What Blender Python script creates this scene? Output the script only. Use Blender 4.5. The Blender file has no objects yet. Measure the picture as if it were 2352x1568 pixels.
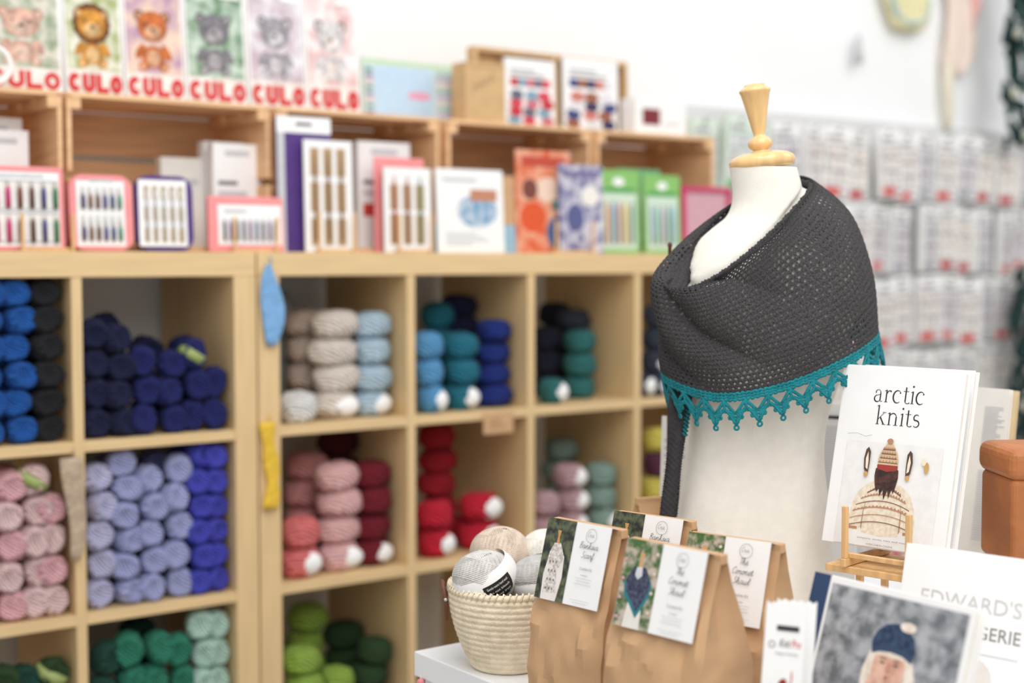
import bpy, bmesh, math, random
from mathutils import Vector, Matrix, noise
random.seed(7)
PI=math.pi
SC=bpy.context.scene
COL=SC.collection
SC.view_settings.view_transform='Standard'
# ---------------------------------------------------------------- camera frame
CZ=1.47; FPX=50/36*2352; YAW=math.radians(53.5); PITCH=math.atan((784-600)/FPX)
F=Vector((math.cos(YAW),math.sin(YAW),0)); R=Vector((math.sin(YAW),-math.cos(YAW),0))
CAM=Vector((0,0,CZ))
FW=F*math.cos(PITCH)+Vector((0,0,-math.sin(PITCH))); UP=R.cross(FW)
CAMROT=YAW-PI/2
def ray(px,py): return FW+R*((px-1176)/FPX)+UP*(-(py-784)/FPX)
def at(px,py,d):
    v=ray(px,py); return CAM+v*(d/v.dot(F))
def onY(px,py,Y):
    v=ray(px,py); return CAM+v*(Y/v.y)
# ---------------------------------------------------------------- materials
def lin(c):
    return tuple(((x/255)/12.92 if x/255<=.04045 else ((x/255+.055)/1.055)**2.4) for x in c)+(1,)
MC={}
def mat(name,c,rough=.6,var=.06,scale=20,bump=0,bscale=200,metal=0,kind=None,c2=None,dist=.004):
    if name in MC: return MC[name]
    m=bpy.data.materials.new(name); m.use_nodes=True; nt=m.node_tree; N=nt.nodes; L=nt.links
    p=N['Principled BSDF']; p.inputs['Roughness'].default_value=rough; p.inputs['Metallic'].default_value=metal
    tc=N.new('ShaderNodeTexCoord')
    col=lin(c)
    if kind=='wood':
        mp=N.new('ShaderNodeMapping'); mp.inputs['Scale'].default_value=(3,3,40) if c2!='v' else (40,40,3)
        L.new(tc.outputs['Object'],mp.inputs[0]); n=N.new('ShaderNodeTexNoise'); n.inputs['Scale'].default_value=2; n.inputs['Detail'].default_value=4; L.new(mp.outputs[0],n.inputs[0])
        fac=n.outputs[0]
        a=tuple(x*(1-var) for x in col[:3])+(1,); b=tuple(min(1,x*(1+var)) for x in col[:3])+(1,)
    elif kind=='yarn':
        n=N.new('ShaderNodeTexWave'); n.wave_type='BANDS'; n.bands_direction='DIAGONAL'; n.inputs['Scale'].default_value=scale; n.inputs['Distortion'].default_value=3; n.inputs['Detail'].default_value=1; n.inputs['Detail Scale'].default_value=1.5
        L.new(tc.outputs['Object'],n.inputs[0]); fac=n.outputs[1]
        a=tuple(x*.6 for x in col[:3])+(1,); b=tuple(min(1,x*1.15+.002) for x in col[:3])+(1,)  # shade between the strands is put into the colour: wave troughs darker
    elif kind=='photo':
        n=N.new('ShaderNodeTexNoise'); n.inputs['Scale'].default_value=scale; n.inputs['Detail'].default_value=3; L.new(tc.outputs['Object'],n.inputs[0]); fac=n.outputs[0]
        a=col; b=lin(c2)
    else:
        n=N.new('ShaderNodeTexNoise'); n.inputs['Scale'].default_value=scale; n.inputs['Detail'].default_value=3; L.new(tc.outputs['Object'],n.inputs[0]); fac=n.outputs[0]
        a=tuple(x*(1-var) for x in col[:3])+(1,); b=tuple(min(1,x*(1+var)) for x in col[:3])+(1,)
    r=N.new('ShaderNodeValToRGB'); r.color_ramp.elements[0].color=a; r.color_ramp.elements[1].color=b
    if kind=='yarn': r.color_ramp.elements[0].position=.0; r.color_ramp.elements[1].position=.55
    else: r.color_ramp.elements[0].position=.38; r.color_ramp.elements[1].position=.62
    L.new(fac,r.inputs[0]); L.new(r.outputs[0],p.inputs['Base Color'])
    if bump:
        if kind=='yarn': src=fac
        else:
            n2=N.new('ShaderNodeTexNoise'); n2.inputs['Scale'].default_value=bscale; n2.inputs['Detail'].default_value=2; L.new(tc.outputs['Object'],n2.inputs[0]); src=n2.outputs[0]
        bp=N.new('ShaderNodeBump'); bp.inputs['Strength'].default_value=bump; bp.inputs['Distance'].default_value=dist; L.new(src,bp.inputs['Height']); L.new(bp.outputs[0],p.inputs['Normal'])
    MC[name]=m; return m
def cm(c,rough=.5):   # plain printed colour
    return mat('print_%d_%d_%d'%c,c,rough,.03,60)
def yarn(name,c,scale=4): return mat('yarn_'+name,c,.95,kind='yarn',scale=scale,bump=.6,dist=.03)
birch=mat('birch_veneer',(222,192,144),.45,.05,kind='wood'); birch_v=mat('birch_veneer_upright',(222,192,144),.45,.05,kind='wood',c2='v')
crate_w=mat('pine_crate',(232,188,142),.6,.1,kind='wood'); easel_w=mat('easel_beech',(228,186,132),.5,.1,kind='wood',c2='v')
beech=mat('varnished_beech',(234,194,136),.22,.08,kind='wood',c2='v')
wallm=mat('white_wall_paint',(243,245,246),.8,.01,3); floorm=mat('grey_vinyl_floor',(170,165,158),.6,.05,4)
white=mat('white_card',(243,243,243),.55,.01,30); offw=mat('off_white_paper',(236,234,228),.7,.02,30)
tablem=mat('white_laminate',(238,240,243),.35,.01,10)
kraft=mat('kraft_paper',(202,162,122),.75,.03,30,bump=.22,bscale=22,dist=.004); cardboard=mat('cardboard',(206,170,124),.8,.05,30)
linen=mat('linen_dress_form',(238,234,225),.85,.02,60,bump=.25,bscale=900)
seagrass=mat('seagrass',(238,224,198),.85,.08,60,bump=.5,bscale=220)
leather=mat('brown_leather',(112,66,44),.5,.1,40,bump=.3); tan=mat('orange_leather',(178,110,62),.5,.16,9,bump=.35,bscale=90)
pages=mat('book_pages',(238,232,220),.8,.03,40)
teal=mat('teal_crochet_cotton',(0,124,134),.85,.15,90,bump=.5,bscale=500); charcoal=mat('charcoal_crochet_cotton',(58,56,59),.9,.12,90,bump=.4,bscale=600)
# ---------------------------------------------------------------- mesh builder
class MB:
    def __init__(s): s.v=[]; s.f=[]; s.m=[]
    def face(s,idx,m): s.f.append(idx); s.m.append(m)
    def box(s,x0,x1,y0,y1,z0,z1,m,M=None):
        b=len(s.v)
        P=[Vector(p) for p in ((x0,y0,z0),(x1,y0,z0),(x1,y1,z0),(x0,y1,z0),(x0,y0,z1),(x1,y0,z1),(x1,y1,z1),(x0,y1,z1))]
        if M: P=[M@p for p in P]
        s.v+=P
        for q in ((3,2,1,0),(4,5,6,7),(0,1,5,4),(1,2,6,5),(2,3,7,6),(3,0,4,7)): s.face([b+i for i in q],m)
    def poly(s,P,m):
        b=len(s.v); s.v+=[Vector(p) for p in P]; s.face(list(range(b,b+len(P))),m)
    def tube(s,P,r,m,seg=6,closed=False,cap=True):
        P=[Vector(p) for p in P]; n=len(P); b=len(s.v); prev=None
        for i,p in enumerate(P):
            t=(P[(i+1)%n]-P[i-1]) if closed else (P[min(i+1,n-1)]-P[max(i-1,0)])
            if t.length<1e-9: t=Vector((0,0,1))
            t.normalize()
            if prev is None:
                a=Vector((0,0,1)) if abs(t.z)<.9 else Vector((1,0,0)); u=t.cross(a).normalized()
            else: u=(prev-t*prev.dot(t)); u=u.normalized() if u.length>1e-6 else t.orthogonal().normalized()
            prev=u; w=t.cross(u); rr=r[i] if isinstance(r,(list,tuple)) else r
            for k in range(seg):
                a=2*PI*k/seg; s.v.append(p+(u*math.cos(a)+w*math.sin(a))*rr)
        for i in range(n if closed else n-1):
            j=(i+1)%n
            for k in range(seg): s.face([b+i*seg+k,b+i*seg+(k+1)%seg,b+j*seg+(k+1)%seg,b+j*seg+k],m)
        if cap and not closed:
            s.face([b+k for k in range(seg)][::-1],m); s.face([b+(n-1)*seg+k for k in range(seg)],m)
    def loft(s,rings,m,cap=True,closed=True):
        b=len(s.v); n=len(rings[0])
        for r in rings: s.v+=[Vector(p) for p in r]
        for i in range(len(rings)-1):
            for k in range(n if closed else n-1):
                s.face([b+i*n+k,b+i*n+(k+1)%n,b+(i+1)*n+(k+1)%n,b+(i+1)*n+k],m)
        if cap: s.face([b+k for k in range(n)][::-1],m); s.face([b+(len(rings)-1)*n+k for k in range(n)],m)
    def lathe(s,prof,m,seg=48,c=(0,0,0),M=None,ex=1,ey=1):
        rr=[]
        for r,z in prof:
            q=[Vector((c[0]+ex*r*math.cos(2*PI*k/seg),c[1]+ey*r*math.sin(2*PI*k/seg),c[2]+z)) for k in range(seg)]
            if M: q=[M@p for p in q]
            rr.append(q)
        s.loft(rr,m)
    def ell(s,c,r,m,seg=20,n=12,M=None):
        rings=[]
        for i in range(n+1):
            t=PI*i/n; z=-math.cos(t); q=max(math.sin(t),.02)
            ring=[Vector((c[0]+r[0]*q*math.cos(2*PI*k/seg),c[1]+r[1]*q*math.sin(2*PI*k/seg),c[2]+r[2]*z)) for k in range(seg)]
            if M: ring=[M@p for p in ring]
            rings.append(ring)
        s.loft(rings,m)
    def mesh(s,name,smooth=False,recalc=True):
        me=bpy.data.meshes.new(name); me.from_pydata([tuple(v) for v in s.v],[],s.f)
        ms=[]; idx=[]
        for m in s.m:
            if m not in ms: ms.append(m)
            idx.append(ms.index(m))
        for m in ms: me.materials.append(m)
        me.polygons.foreach_set('material_index',idx)
        if recalc:
            bm=bmesh.new(); bm.from_mesh(me); bmesh.ops.recalc_face_normals(bm,faces=bm.faces); bm.to_mesh(me); bm.free()
        if smooth: me.polygons.foreach_set('use_smooth',[True]*len(me.polygons))
        me.update(); return me
    def build(s,name,parent=None,smooth=False,bevel=0,recalc=True):
        o=bpy.data.objects.new(name,s.mesh(name,smooth,recalc)); COL.objects.link(o)
        if parent: o.parent=parent
        if bevel:
            b=o.modifiers.new('bevel','BEVEL'); b.width=bevel; b.segments=2 if bevel<.005 else 4; b.limit_method='ANGLE'
        return o
def tag(o,label,cat,group=None):
    o['label']=label; o['category']=cat
    if group: o['group']=group
    return o
def thing(name,label,cat,loc=(0,0,0),rz=0,rx=0,group=None):
    o=bpy.data.objects.new(name,None); COL.objects.link(o); o.location=loc; o.rotation_euler=(rx,0,rz); o.empty_display_size=.05
    return tag(o,label,cat,group)
def part(name,parent,*boxes,m=None,bevel=.001):
    b=MB()
    for q in boxes: b.box(*q,m)
    return b.build(name,parent,bevel=bevel)
# ---------------------------------------------------------------- text
TC={}
def textverts(s):
    if s in TC: return TC[s]
    cu=bpy.data.curves.new('t','FONT'); cu.body=s; cu.resolution_u=3
    o=bpy.data.objects.new('t',cu); COL.objects.link(o); bpy.context.view_layer.update()
    me=bpy.data.meshes.new_from_object(o); V=[v.co.copy() for v in me.vertices]; Fs=[list(p.vertices) for p in me.polygons]
    bpy.data.objects.remove(o); bpy.data.curves.remove(cu); bpy.data.meshes.remove(me)
    x0=min(v.x for v in V); x1=max(v.x for v in V); y0=min(v.y for v in V); y1=max(v.y for v in V)
    V=[((v.x-x0)/(x1-x0),(v.y-y0)/(y1-y0)) for v in V]
    TC[s]=(V,Fs,(x1-x0)/(y1-y0)); return TC[s]
class Print:
    """flat printing on a face: x to the right, z up, in metres, mapped by M into the parent's space"""
    def __init__(s,parent,w,h,M=None,y=-.0004):
        s.b=MB(); s.p=parent; s.w=w; s.h=h; s.M=M or Matrix(); s.y=y; s.l=0
    def P(s,x,z): return s.M@Vector((x,s.y-s.l*.00010,z))
    def poly(s,pts,m):
        s.l+=1; s.b.poly([s.P((u-.5)*s.w,v*s.h) for u,v in pts],m)
    def rect(s,u0,v0,u1,v1,m): s.poly([(u0,v0),(u1,v0),(u1,v1),(u0,v1)],m)
    def ell(s,u,v,ru,rv,m,n=20,rot=0):
        pts=[]
        for k in range(n):
            a=2*PI*k/n; x=ru*s.w*math.cos(a); z=rv*s.h*math.sin(a)
            pts.append((u+(x*math.cos(rot)-z*math.sin(rot))/s.w, v+(x*math.sin(rot)+z*math.cos(rot))/s.h))
        s.poly(pts,m)
    def ring(s,u,v,r,t,m,n=28):
        s.l+=1; B=len(s.b.v)
        for k in range(n):
            a=2*PI*k/n
            for q in (r,r-t): s.b.v.append(s.P((u-.5)*s.w+q*math.cos(a),v*s.h+q*math.sin(a)))
        for k in range(n):
            j=(k+1)%n; s.b.face([B+2*k,B+2*j,B+2*j+1,B+2*k+1],m)
    def text(s,t,u0,v0,u1,v1,m,shear=0):
        V,Fs,asp=textverts(t); s.l+=1; B=len(s.b.v); W=(u1-u0)*s.w; H=(v1-v0)*s.h
        for x,y in V: s.b.v.append(s.P((u0-.5)*s.w+x*W+shear*y*H,v0*s.h+y*H))
        for f in Fs: s.b.face([B+i for i in f],m)
    def stroke(s,pts,ws,m):
        s.l+=.05; B=len(s.b.v); n=len(pts)
        for i,(x,z) in enumerate(pts):
            a=pts[max(0,i-1)]; c=pts[min(n-1,i+1)]; dx,dz=c[0]-a[0],c[1]-a[1]; L=math.hypot(dx,dz) or 1
            w=(ws[i] if isinstance(ws,(list,tuple)) else ws)/2
            for q in (1,-1): s.b.v.append(s.P(x-s.w/2-dz/L*w*q,z+dx/L*w*q))
        for i in range(n-1): s.b.face([B+2*i,B+2*i+1,B+2*i+3,B+2*i+2],m)
    def done(s,name='cover_print'):
        return s.b.build(name,s.p,recalc=False)
def arc(cx,cy,rx,ry,a0,a1,n=14): return [(cx+rx*math.cos(math.radians(a0+(a1-a0)*i/n)),cy+ry*math.sin(math.radians(a0+(a1-a0)*i/n))) for i in range(n+1)]
def vw(n,a,b): return [a+(b-a)*math.sin(PI*i/(n-1)) for i in range(n)]
# heavy sans capitals
def block(pr,word,u0,v0,u1,v1,m,t=.25):
    n=len(word); cw=(u1-u0)*pr.w/n; H=(v1-v0)*pr.h; tt=t*H
    for i,c in enumerate(word):
        x=u0*pr.w+i*cw+cw*.06; W=cw*.88; z=v0*pr.h; a=tt/2
        if c=='C': pr.stroke(arc(x+W/2,z+H/2,W/2-a,H/2-a,42,318,18),tt,m)
        if c=='O': pr.stroke(arc(x+W/2,z+H/2,W/2-a,H/2-a,0,360,24),tt,m)
        if c=='U': pr.stroke([(x+a,z+H),(x+a,z+H*.4)]+arc(x+W/2,z+H*.38,W/2-a,H*.38-a,180,360,12)+[(x+W-a,z+H*.4),(x+W-a,z+H)],tt,m)
        if c=='L': pr.stroke([(x+a,z+H),(x+a,z)],tt,m); pr.stroke([(x+a,z+a),(x+W,z+a)],tt,m)
TK,TN=.105,.04
def stem(x,h,fl=True):
    g=[([(x,0),(x,h)],TK),([(x-.15,.02),(x+.15,.02)],TN)]
    if fl: g.append(([(x-.16,h-.1),(x+.02,h-.01)],TN*1.3))
    return g
GL={
 'i':(stem(.2,1)+[([(.13,1.38),(.27,1.38)],.14)],.46),
 'r':(stem(.2,1)+[(arc(.5,.6,.26,.36,165,80),vw(15,.04,.07)),([(.5,.93),(.6,.87)],.12)],.74),
 'c':([(arc(.42,.5,.36,.5,50,310),vw(15,.03,.12)),([(.6,.85),(.69,.79)],.11)],.9),
 'a':([([(.58,.12),(.58,.7)],TK),(arc(.36,.7,.22,.28,0,160),vw(15,.08,.04)),(arc(.34,.27,.26,.27,80,330),vw(15,.03,.11)),([(.36,.55),(.58,.6)],TN),([(.58,.1),(.66,.02),(.78,.08)],.05),([(.13,.75),(.22,.75)],.1)],.9),
 't':([([(.22,.15),(.22,1.3)],TK),([(.0,.97),(.48,.97)],TN),(arc(.42,.17,.2,.17,180,330),vw(15,.08,.05))],.62),
 'k':(stem(.2,1.55)+[([(.24,.42),(.7,.95)],TN),([(.4,.6),(.74,.02)],TK),([(.55,.98),(.88,.98)],TN),([(.6,.02),(.92,.02)],TN)],1.0),
 'n':(stem(.2,1)+[(arc(.5,.66,.28,.3,170,0),vw(15,.04,.08)),([(.78,0),(.78,.7)],TK),([(.6,.02),(.95,.02)],TN)],1.1),
 's':([(arc(.33,.74,.22,.24,40,230)+arc(.33,.27,.25,.26,70,-140),vw(30,.04,.10))],.72),
}
def serif(pr,word,u,v,xh,m):
    W=sum(GL[c][1] for c in word)*xh; x=u*pr.w-W/2; z=v*pr.h
    for c in word:
        for pts,w in GL[c][0]:
            pr.stroke([(x+a*xh,z+b*xh) for a,b in pts],[q*xh for q in w] if isinstance(w,list) else w*xh,m)
        x+=GL[c][1]*xh
def catm(a,b,c,d,t): return 0.5*((2*b)+(-a+c)*t+(2*a-5*b+4*c-d)*t*t+(-a+3*b-3*c+d)*t*t*t)
HW={'a':([[(.6,.85),(.3,.95),(.08,.5),(.25,.05),(.55,.4),(.62,.9),(.62,.3),(.75,.02),(.95,.25)]],.92),
'n':([[(0,.3),(.12,.9),(.14,.05)],[(.14,.5),(.4,.95),(.55,.7),(.55,.15),(.7,.02),(.9,.25)]],.88),
'k':([[(0,.3),(.25,1.5),(.15,1.7),(.1,0)],[(.1,.4),(.45,.95),(.2,.5),(.55,.05),(.8,.2)]],.78),
's':([[(0,.2),(.35,1),(.3,.6),(.45,.2),(.2,0),(.05,.1)],[(.3,.05),(.65,.25)]],.62),
'i':([[(0,.3),(.15,.9),(.13,.2),(.25,.02),(.45,.25)],[(.22,1.3),(.25,1.36)]],.43),
'o':([[(.3,.95),(.05,.5),(.25,0),(.5,.45),(.3,.95),(.5,.75),(.75,.85)]],.72),
'r':([[(0,.3),(.12,.95),(.2,.75),(.42,.85),(.36,.2),(.5,.02),(.7,.25)]],.66),
'e':([[(0,.3),(.35,.6),(.3,.95),(.08,.6),(.15,.05),(.4,.02),(.6,.25)]],.57),
't':([[(0,.3),(.2,1.4),(.16,.2),(.3,.02),(.5,.25)],[(0,1.),(.4,1.05)]],.48),
'h':([[(0,.3),(.25,1.5),(.15,1.7),(.1,0)],[(.12,.5),(.4,.95),(.5,.6),(.5,.1),(.65,.02),(.85,.25)]],.83),
'w':([[(0,.9),(.1,.1),(.35,.1),(.4,.9)],[(.4,.4),(.5,.02),(.7,.2),(.75,.9),(.95,.8)]],.92),
'l':([[(0,.3),(.25,1.4),(.15,1.7),(.08,.3),(.2,.02),(.4,.25)]],.4),
'c':([[(.5,.8),(.3,.95),(.06,.5),(.2,.02),(.45,.05),(.6,.25)]],.58),
'f':([[(0,.3),(.3,1.4),(.2,1.7),(.1,.2),(.08,-.6),(.25,-.3),(.2,.1),(.5,.3)]],.5),
'B':([[(.15,1.7),(.1,0)],[(0,1.5),(.4,1.75),(.6,1.4),(.2,.95),(.65,.7),(.5,.05),(.1,.05)]],.8),
'S':([[(.7,1.5),(.4,1.75),(.2,1.3),(.6,.7),(.4,0),(0,.2)]],.82),
'C':([[(.75,1.4),(.5,1.75),(.05,1.),(.3,0),(.8,.35)]],.86),
'T':([[(0,1.6),(.8,1.65)],[(.42,1.6),(.35,0)]],.72)}
def script(pr,word,u,v,xh,m,t=.11,sx=1.25):
    W=sum(HW[c][1] for c in word)*xh*sx; x=u*pr.w-W/2; z=v*pr.h
    for c in word:
        for st in HW[c][0]:
            P=[]; n=len(st)
            for i in range(n-1):
                q=[st[max(0,i-1)],st[i],st[i+1],st[min(n-1,i+2)]]
                for s_ in range(5): P.append(tuple(catm(q[0][k],q[1][k],q[2][k],q[3][k],s_/5) for k in range(2)))
            P.append(st[-1])
            pr.stroke([(x+(a*sx+.25*b_)*xh,z+b_*xh) for a,b_ in P],t*xh,m)
        x+=HW[c][1]*xh*sx
# ================================================================= SETTING
T=1.49; CELL=.33; OUT=.052; DIV=.022; DEP=.39; YF=2.80; WY=3.225
def struct(name,x0,x1,y0,y1,z0,z1,m):
    b=MB(); b.box(x0,x1,y0,y1,z0,z1,m); o=b.build(name); o['kind']='structure'; return o
struct('wall_back',-2.5,8,WY,WY+.1,0,3.6,wallm)
struct('floor',-2.5,8,-2.5,WY,-.1,0,floorm)
struct('baseboard_back',-2.5,8,WY-.015,WY,0,.09,tablem)
# ================================================================= SHELF UNITS
OPEN=[]
def shelf_unit(x0,cols,label):
    W=2*OUT+cols*CELL+(cols-1)*DIV
    t=thing('cube_shelf_unit',label,'shelf unit',(x0+W/2,YF,0))
    a=-W/2
    part('top_board',t,(a,a+W,0,DEP,T-OUT,T),m=birch,bevel=.002)
    part('base_board',t,(a+OUT,a+W-OUT,0,DEP,0,OUT),m=birch)
    part('side_panel',t,(a,a+OUT,0,DEP,0,T-OUT),m=birch_v); part('side_panel',t,(a+W-OUT,a+W,0,DEP,0,T-OUT),m=birch_v)
    for c in range(1,cols):
        x=a+OUT+c*CELL+(c-1)*DIV; part('divider',t,(x,x+DIV,.002,DEP,OUT,T-OUT),m=birch_v)
    for c in range(cols): OPEN.append((x0+OUT+c*(CELL+DIV),x0+OUT+c*(CELL+DIV)+CELL))
    for r in range(1,4):
        z=T-OUT-r*CELL-(r-1)*DIV
        for c in range(cols):
            x=a+OUT+c*(CELL+DIV); part('shelf_board',t,(x,x+CELL,.002,DEP,z-DIV,z),m=birch)
    return W
RX=1.388; LW=2*OUT+2*CELL+DIV; LX=RX-.004-LW
shelf_unit(LX,2,'birch cube shelf unit at left, full of dark blue, lavender and pink yarn')
shelf_unit(RX,4,'birch cube shelf unit in the middle, with beige, navy, red and green yarn')
def rowz(r): return T-OUT-r*CELL-(r-1)*DIV
# ================================================================= YARN BALLS
def sgp(x,e): return math.copysign(abs(x)**e,x)
def ballmesh(kind,var):
    b=MB(); seg,n=40,20; rings=[]; rnd=random.Random(var)
    tw=4+rnd.random()*4; nr=9+rnd.randint(0,3); p0=rnd.random()*6
    for i in range(n+1):
        t=PI*i/n; ring=[]
        for k in range(seg):
            ph=2*PI*k/seg
            rr=.5*(1+.03*math.sin(nr*ph+tw*t+p0)+.018*math.sin(5*ph-8*t)); q=max(math.sin(t),.03)
            y=-math.cos(t); e=abs(y)
            if kind=='skein':
                if e>.82: y*=1-(e-.82)*2.2
                q=q**.66; y=sgp(y,.88)
                p=Vector((rr*q*sgp(math.cos(ph),.92),rr*y,rr*q*sgp(math.sin(ph),.92)))
            else:
                q=q**.66; y=sgp(y,.84)
                p=Vector((rr*q*math.cos(ph),rr*q*math.sin(ph),rr*y))
            p+=Vector((noise.noise(p*3+Vector((var,0,0))),0,noise.noise(p*3+Vector((0,var,5)))))*.05
            ring.append(p)
        rings.append(ring)
    b.loft(rings,white); return b.mesh('yarn_'+kind,True)
BM={(k,v):ballmesh(k,v) for k in ('skein','oval') for v in range(3)}
CMESH={}
def cmesh(kind,cn,c):
    k=(kind,cn,random.randint(0,2))
    if k not in CMESH:
        me=BM[(kind,k[2])].copy(); me.materials.clear(); me.materials.append(yarn(cn,c)); CMESH[k]=me
    return CMESH[k]
lb=MB(); lb.ell((.1,-.27,-.02),(.36,.27,.41),white,18,12); LABM=lb.mesh('paper_label',True)
gb=MB()
gb.lathe([(.535,-.15),(.545,0),(.535,.15)],mat('green_band',(150,166,100),.6),28); GRM=gb.mesh('paper_band',True)
COLS={'navy':(26,34,104),'dark navy':(20,26,50),'midnight':(14,22,66),'royal blue':(22,90,174),'black':(26,28,34),'baby pink':(246,208,208),'rose pink':(240,184,192),'lavender':(172,178,226),
 'pale lavender':(194,194,230),'periwinkle':(138,146,214),'blue violet':(74,76,196),'dark green':(16,70,58),'jade green':(44,132,106),'mint':(190,226,212),'beige':(238,226,216),'light blue':(190,216,234),'taupe':(224,206,196),
 'sky blue':(96,164,216),'teal blue':(28,118,142),'deep blue':(16,44,128),'sea green':(46,116,116),'white':(248,246,243),'pink':(246,190,190),'salmon':(234,124,124),'dusky pink':(232,162,164),
 'burgundy':(122,14,36),'dark burgundy':(84,14,28),'red':(204,22,52),'cherry red':(182,26,46),'mauve':(202,164,172),'sage green':(142,170,160),'yellow':(222,208,96),'plum':(92,40,68),'lime green':(150,186,76),'forest green':(42,72,36),'slate':(48,56,74)}
ORD=['first','second','third','fourth','fifth','sixth','seventh','eighth','ninth']
def cubby(desc,r,cols,kind='oval'):
    """cols: (px, n, colour(s), w, h, yoff, mark)"""
    zf=rowz(r)+.0005; fr=0; bk=0
    for ci,(px,n,cn,w,h,yo,mark) in enumerate(cols):
        dep=min(w,.085)*1.0
        Y=YF+.012+dep/2+yo
        back=yo>.1
        if back: bk+=1; cw=ORD[bk-1]+' back column'
        else: fr+=1; cw=ORD[fr-1]+' front column'
        xf=onY(px,700,Y).x
        cell=min(OPEN,key=lambda q:abs((q[0]+q[1])/2-onY(px,700,YF+.1).x))
        for k in range(n):
            z=zf+h*(k+.5)
            name=cn if isinstance(cn,str) else cn[k%len(cn)]
            zig=(.006 if (k+ci)%2 else -.006) if kind=='skein' else random.uniform(-.007,.007)*(k>0)
            jy=random.uniform(-.005,.006)
            X=min(max(xf+zig,cell[0]+w*.55+.003),cell[1]-w*.55-.003)
            loc=(X,Y+jy,z)
            lab='%s yarn ball, %s cubby, %s, %s up'%(name,desc,cw,ORD[k])
            me=cmesh(kind,name.replace(' ','_'),COLS[name])
            rot=(random.uniform(-.15,.15),random.uniform(-.5,.5) if kind=='skein' else random.uniform(-.1,.1),random.uniform(-.35,.35))
            m=mark if (mark and (k==0 or mark=='all')) else None
            sx=w*1.03*random.uniform(.97,1.04); sz=h*1.04
            if (m is None or mark=='top') and not (mark=='top' and k==n-1):
                o=bpy.data.objects.new('yarn_ball',me); COL.objects.link(o); o.location=loc; o.scale=(sx,dep,sz); o.rotation_euler=rot
                tag(o,lab,'yarn ball','yarn balls in the %s cubby'%desc)
            else:
                t=thing('yarn_ball',lab,'yarn ball',loc,group='yarn balls in the %s cubby'%desc)
                o=bpy.data.objects.new('yarn_winding',me); COL.objects.link(o); o.scale=(sx,dep,sz); o.rotation_euler=rot; o.parent=t
                lm=GRM if mark=='top' else LABM
                q=bpy.data.objects.new('paper_band' if mark=='top' else 'paper_label',lm); COL.objects.link(q); q.scale=(w,dep*1.02,h); q.parent=t
                if mark=='top': q.rotation_euler=(.3,.5,.2)
S='skein'
cubby('black and royal blue',1,[(-28,6,'royal blue',.058,.054,0,None),(36,6,'royal blue',.062,.0545,0,None),(112,6,'black',.066,.0545,0,None),(10,6,'royal blue',.07,.054,.1001,None),(110,6,'black',.07,.054,.1001,None)],S)
cubby('navy',1,[(208,4,'midnight',.060,.061,0,None),(268,4,'midnight',.060,.058,0,None),(327,3,'navy',.059,.062,0,None),(386,3,'navy',.059,.058,0,None),(443,3,'navy',.058,.066,0,'top'),(500,2,'navy',.057,.068,0,None),(230,4,'midnight',.07,.063,.1001,None),(330,3,'midnight',.075,.066,.1001,None),(430,3,'navy',.07,.066,.1001,None)],S)
cubby('baby pink',2,[(-52,5,'rose pink',.060,.060,0,None),(8,5,['rose pink','baby pink'],.064,.060,0,None),(72,5,'baby pink',.066,.062,0,'top'),(132,4,['baby pink','rose pink'],.062,.062,0,None),(0,5,'rose pink',.08,.06,.1001,None),(90,5,'baby pink',.08,.058,.1001,None)],S)
cubby('lavender',2,[(218,5,'pale lavender',.062,.060,0,None),(280,6,'lavender',.062,.054,0,None),(340,5,'lavender',.060,.057,0,None),(397,5,'lavender',.058,.061,0,None),(450,6,'blue violet',.057,.054,0,None),(506,6,'blue violet',.057,.0535,0,None),(250,5,'lavender',.08,.06,.1001,None),(350,5,'periwinkle',.08,.06,.1001,None),(450,5,'blue violet',.08,.062,.1001,None)],S)
cubby('dark forest',3,[(-20,4,'forest green',.064,.066,0,None),(45,4,'dark green',.064,.064,0,None),(115,4,'forest green',.066,.066,0,'top')],S)
cubby('mint and green',3,[(224,4,'dark green',.062,.070,0,None),(286,4,'jade green',.062,.073,0,None),(346,4,'jade green',.060,.071,0,None),(402,4,'jade green',.056,.068,0,None),(455,5,'mint',.058,.063,0,None),(508,5,'mint',.056,.062,0,None),(300,4,'dark green',.08,.072,.1001,None)],S)
cubby('beige and light blue',1,[(684,1,'white',.086,.066,-.004,None),(768,4,'beige',.110,.062,.02,'y'),(866,4,'light blue',.094,.061,.02,'y'),(705,4,'taupe',.1,.062,.13,None),(800,4,'beige',.1,.061,.16,None)])
cubby('blue and teal',1,[(988,3,'sky blue',.07,.064,0,'y'),(1056,3,'teal blue',.088,.062,.015,'y'),(1142,4,'deep blue',.094,.054,.02,None),(1005,4,'teal blue',.085,.064,.14,None),(1092,5,'midnight',.1,.055,.16,None)])
cubby('green and slate',1,[(1268,1,'sea green',.074,.062,0,'y'),(1330,3,'sea green',.086,.060,.06,None),(1412,1,'slate',.076,.062,0,'y'),(1262,3,'dark navy',.09,.062,.15,None),(1398,4,'slate',.1,.058,.13,None),(1330,4,'dark navy',.09,.062,.22,None)])
cubby('white tagged',1,[(1506,4,'slate',.068,.062,0,'all'),(1570,4,'dark navy',.074,.062,.02,'all')])
cubby('pink and burgundy',2,[(684,2,'salmon',.094,.068,0,'y'),(772,4,'pink',.110,.062,.02,'y'),(868,4,'burgundy',.094,.061,.02,'y'),(700,4,'dusky pink',.1,.065,.14,None),(812,5,'dark burgundy',.1,.061,.17,None)])
cubby('red',2,[(1000,2,'red',.088,.068,0,'y'),(1100,2,'red',.11,.070,.02,'all'),(1002,5,'cherry red',.1,.060,.15,None),(1050,1,'cherry red',.09,.062,.13,None)])
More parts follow.
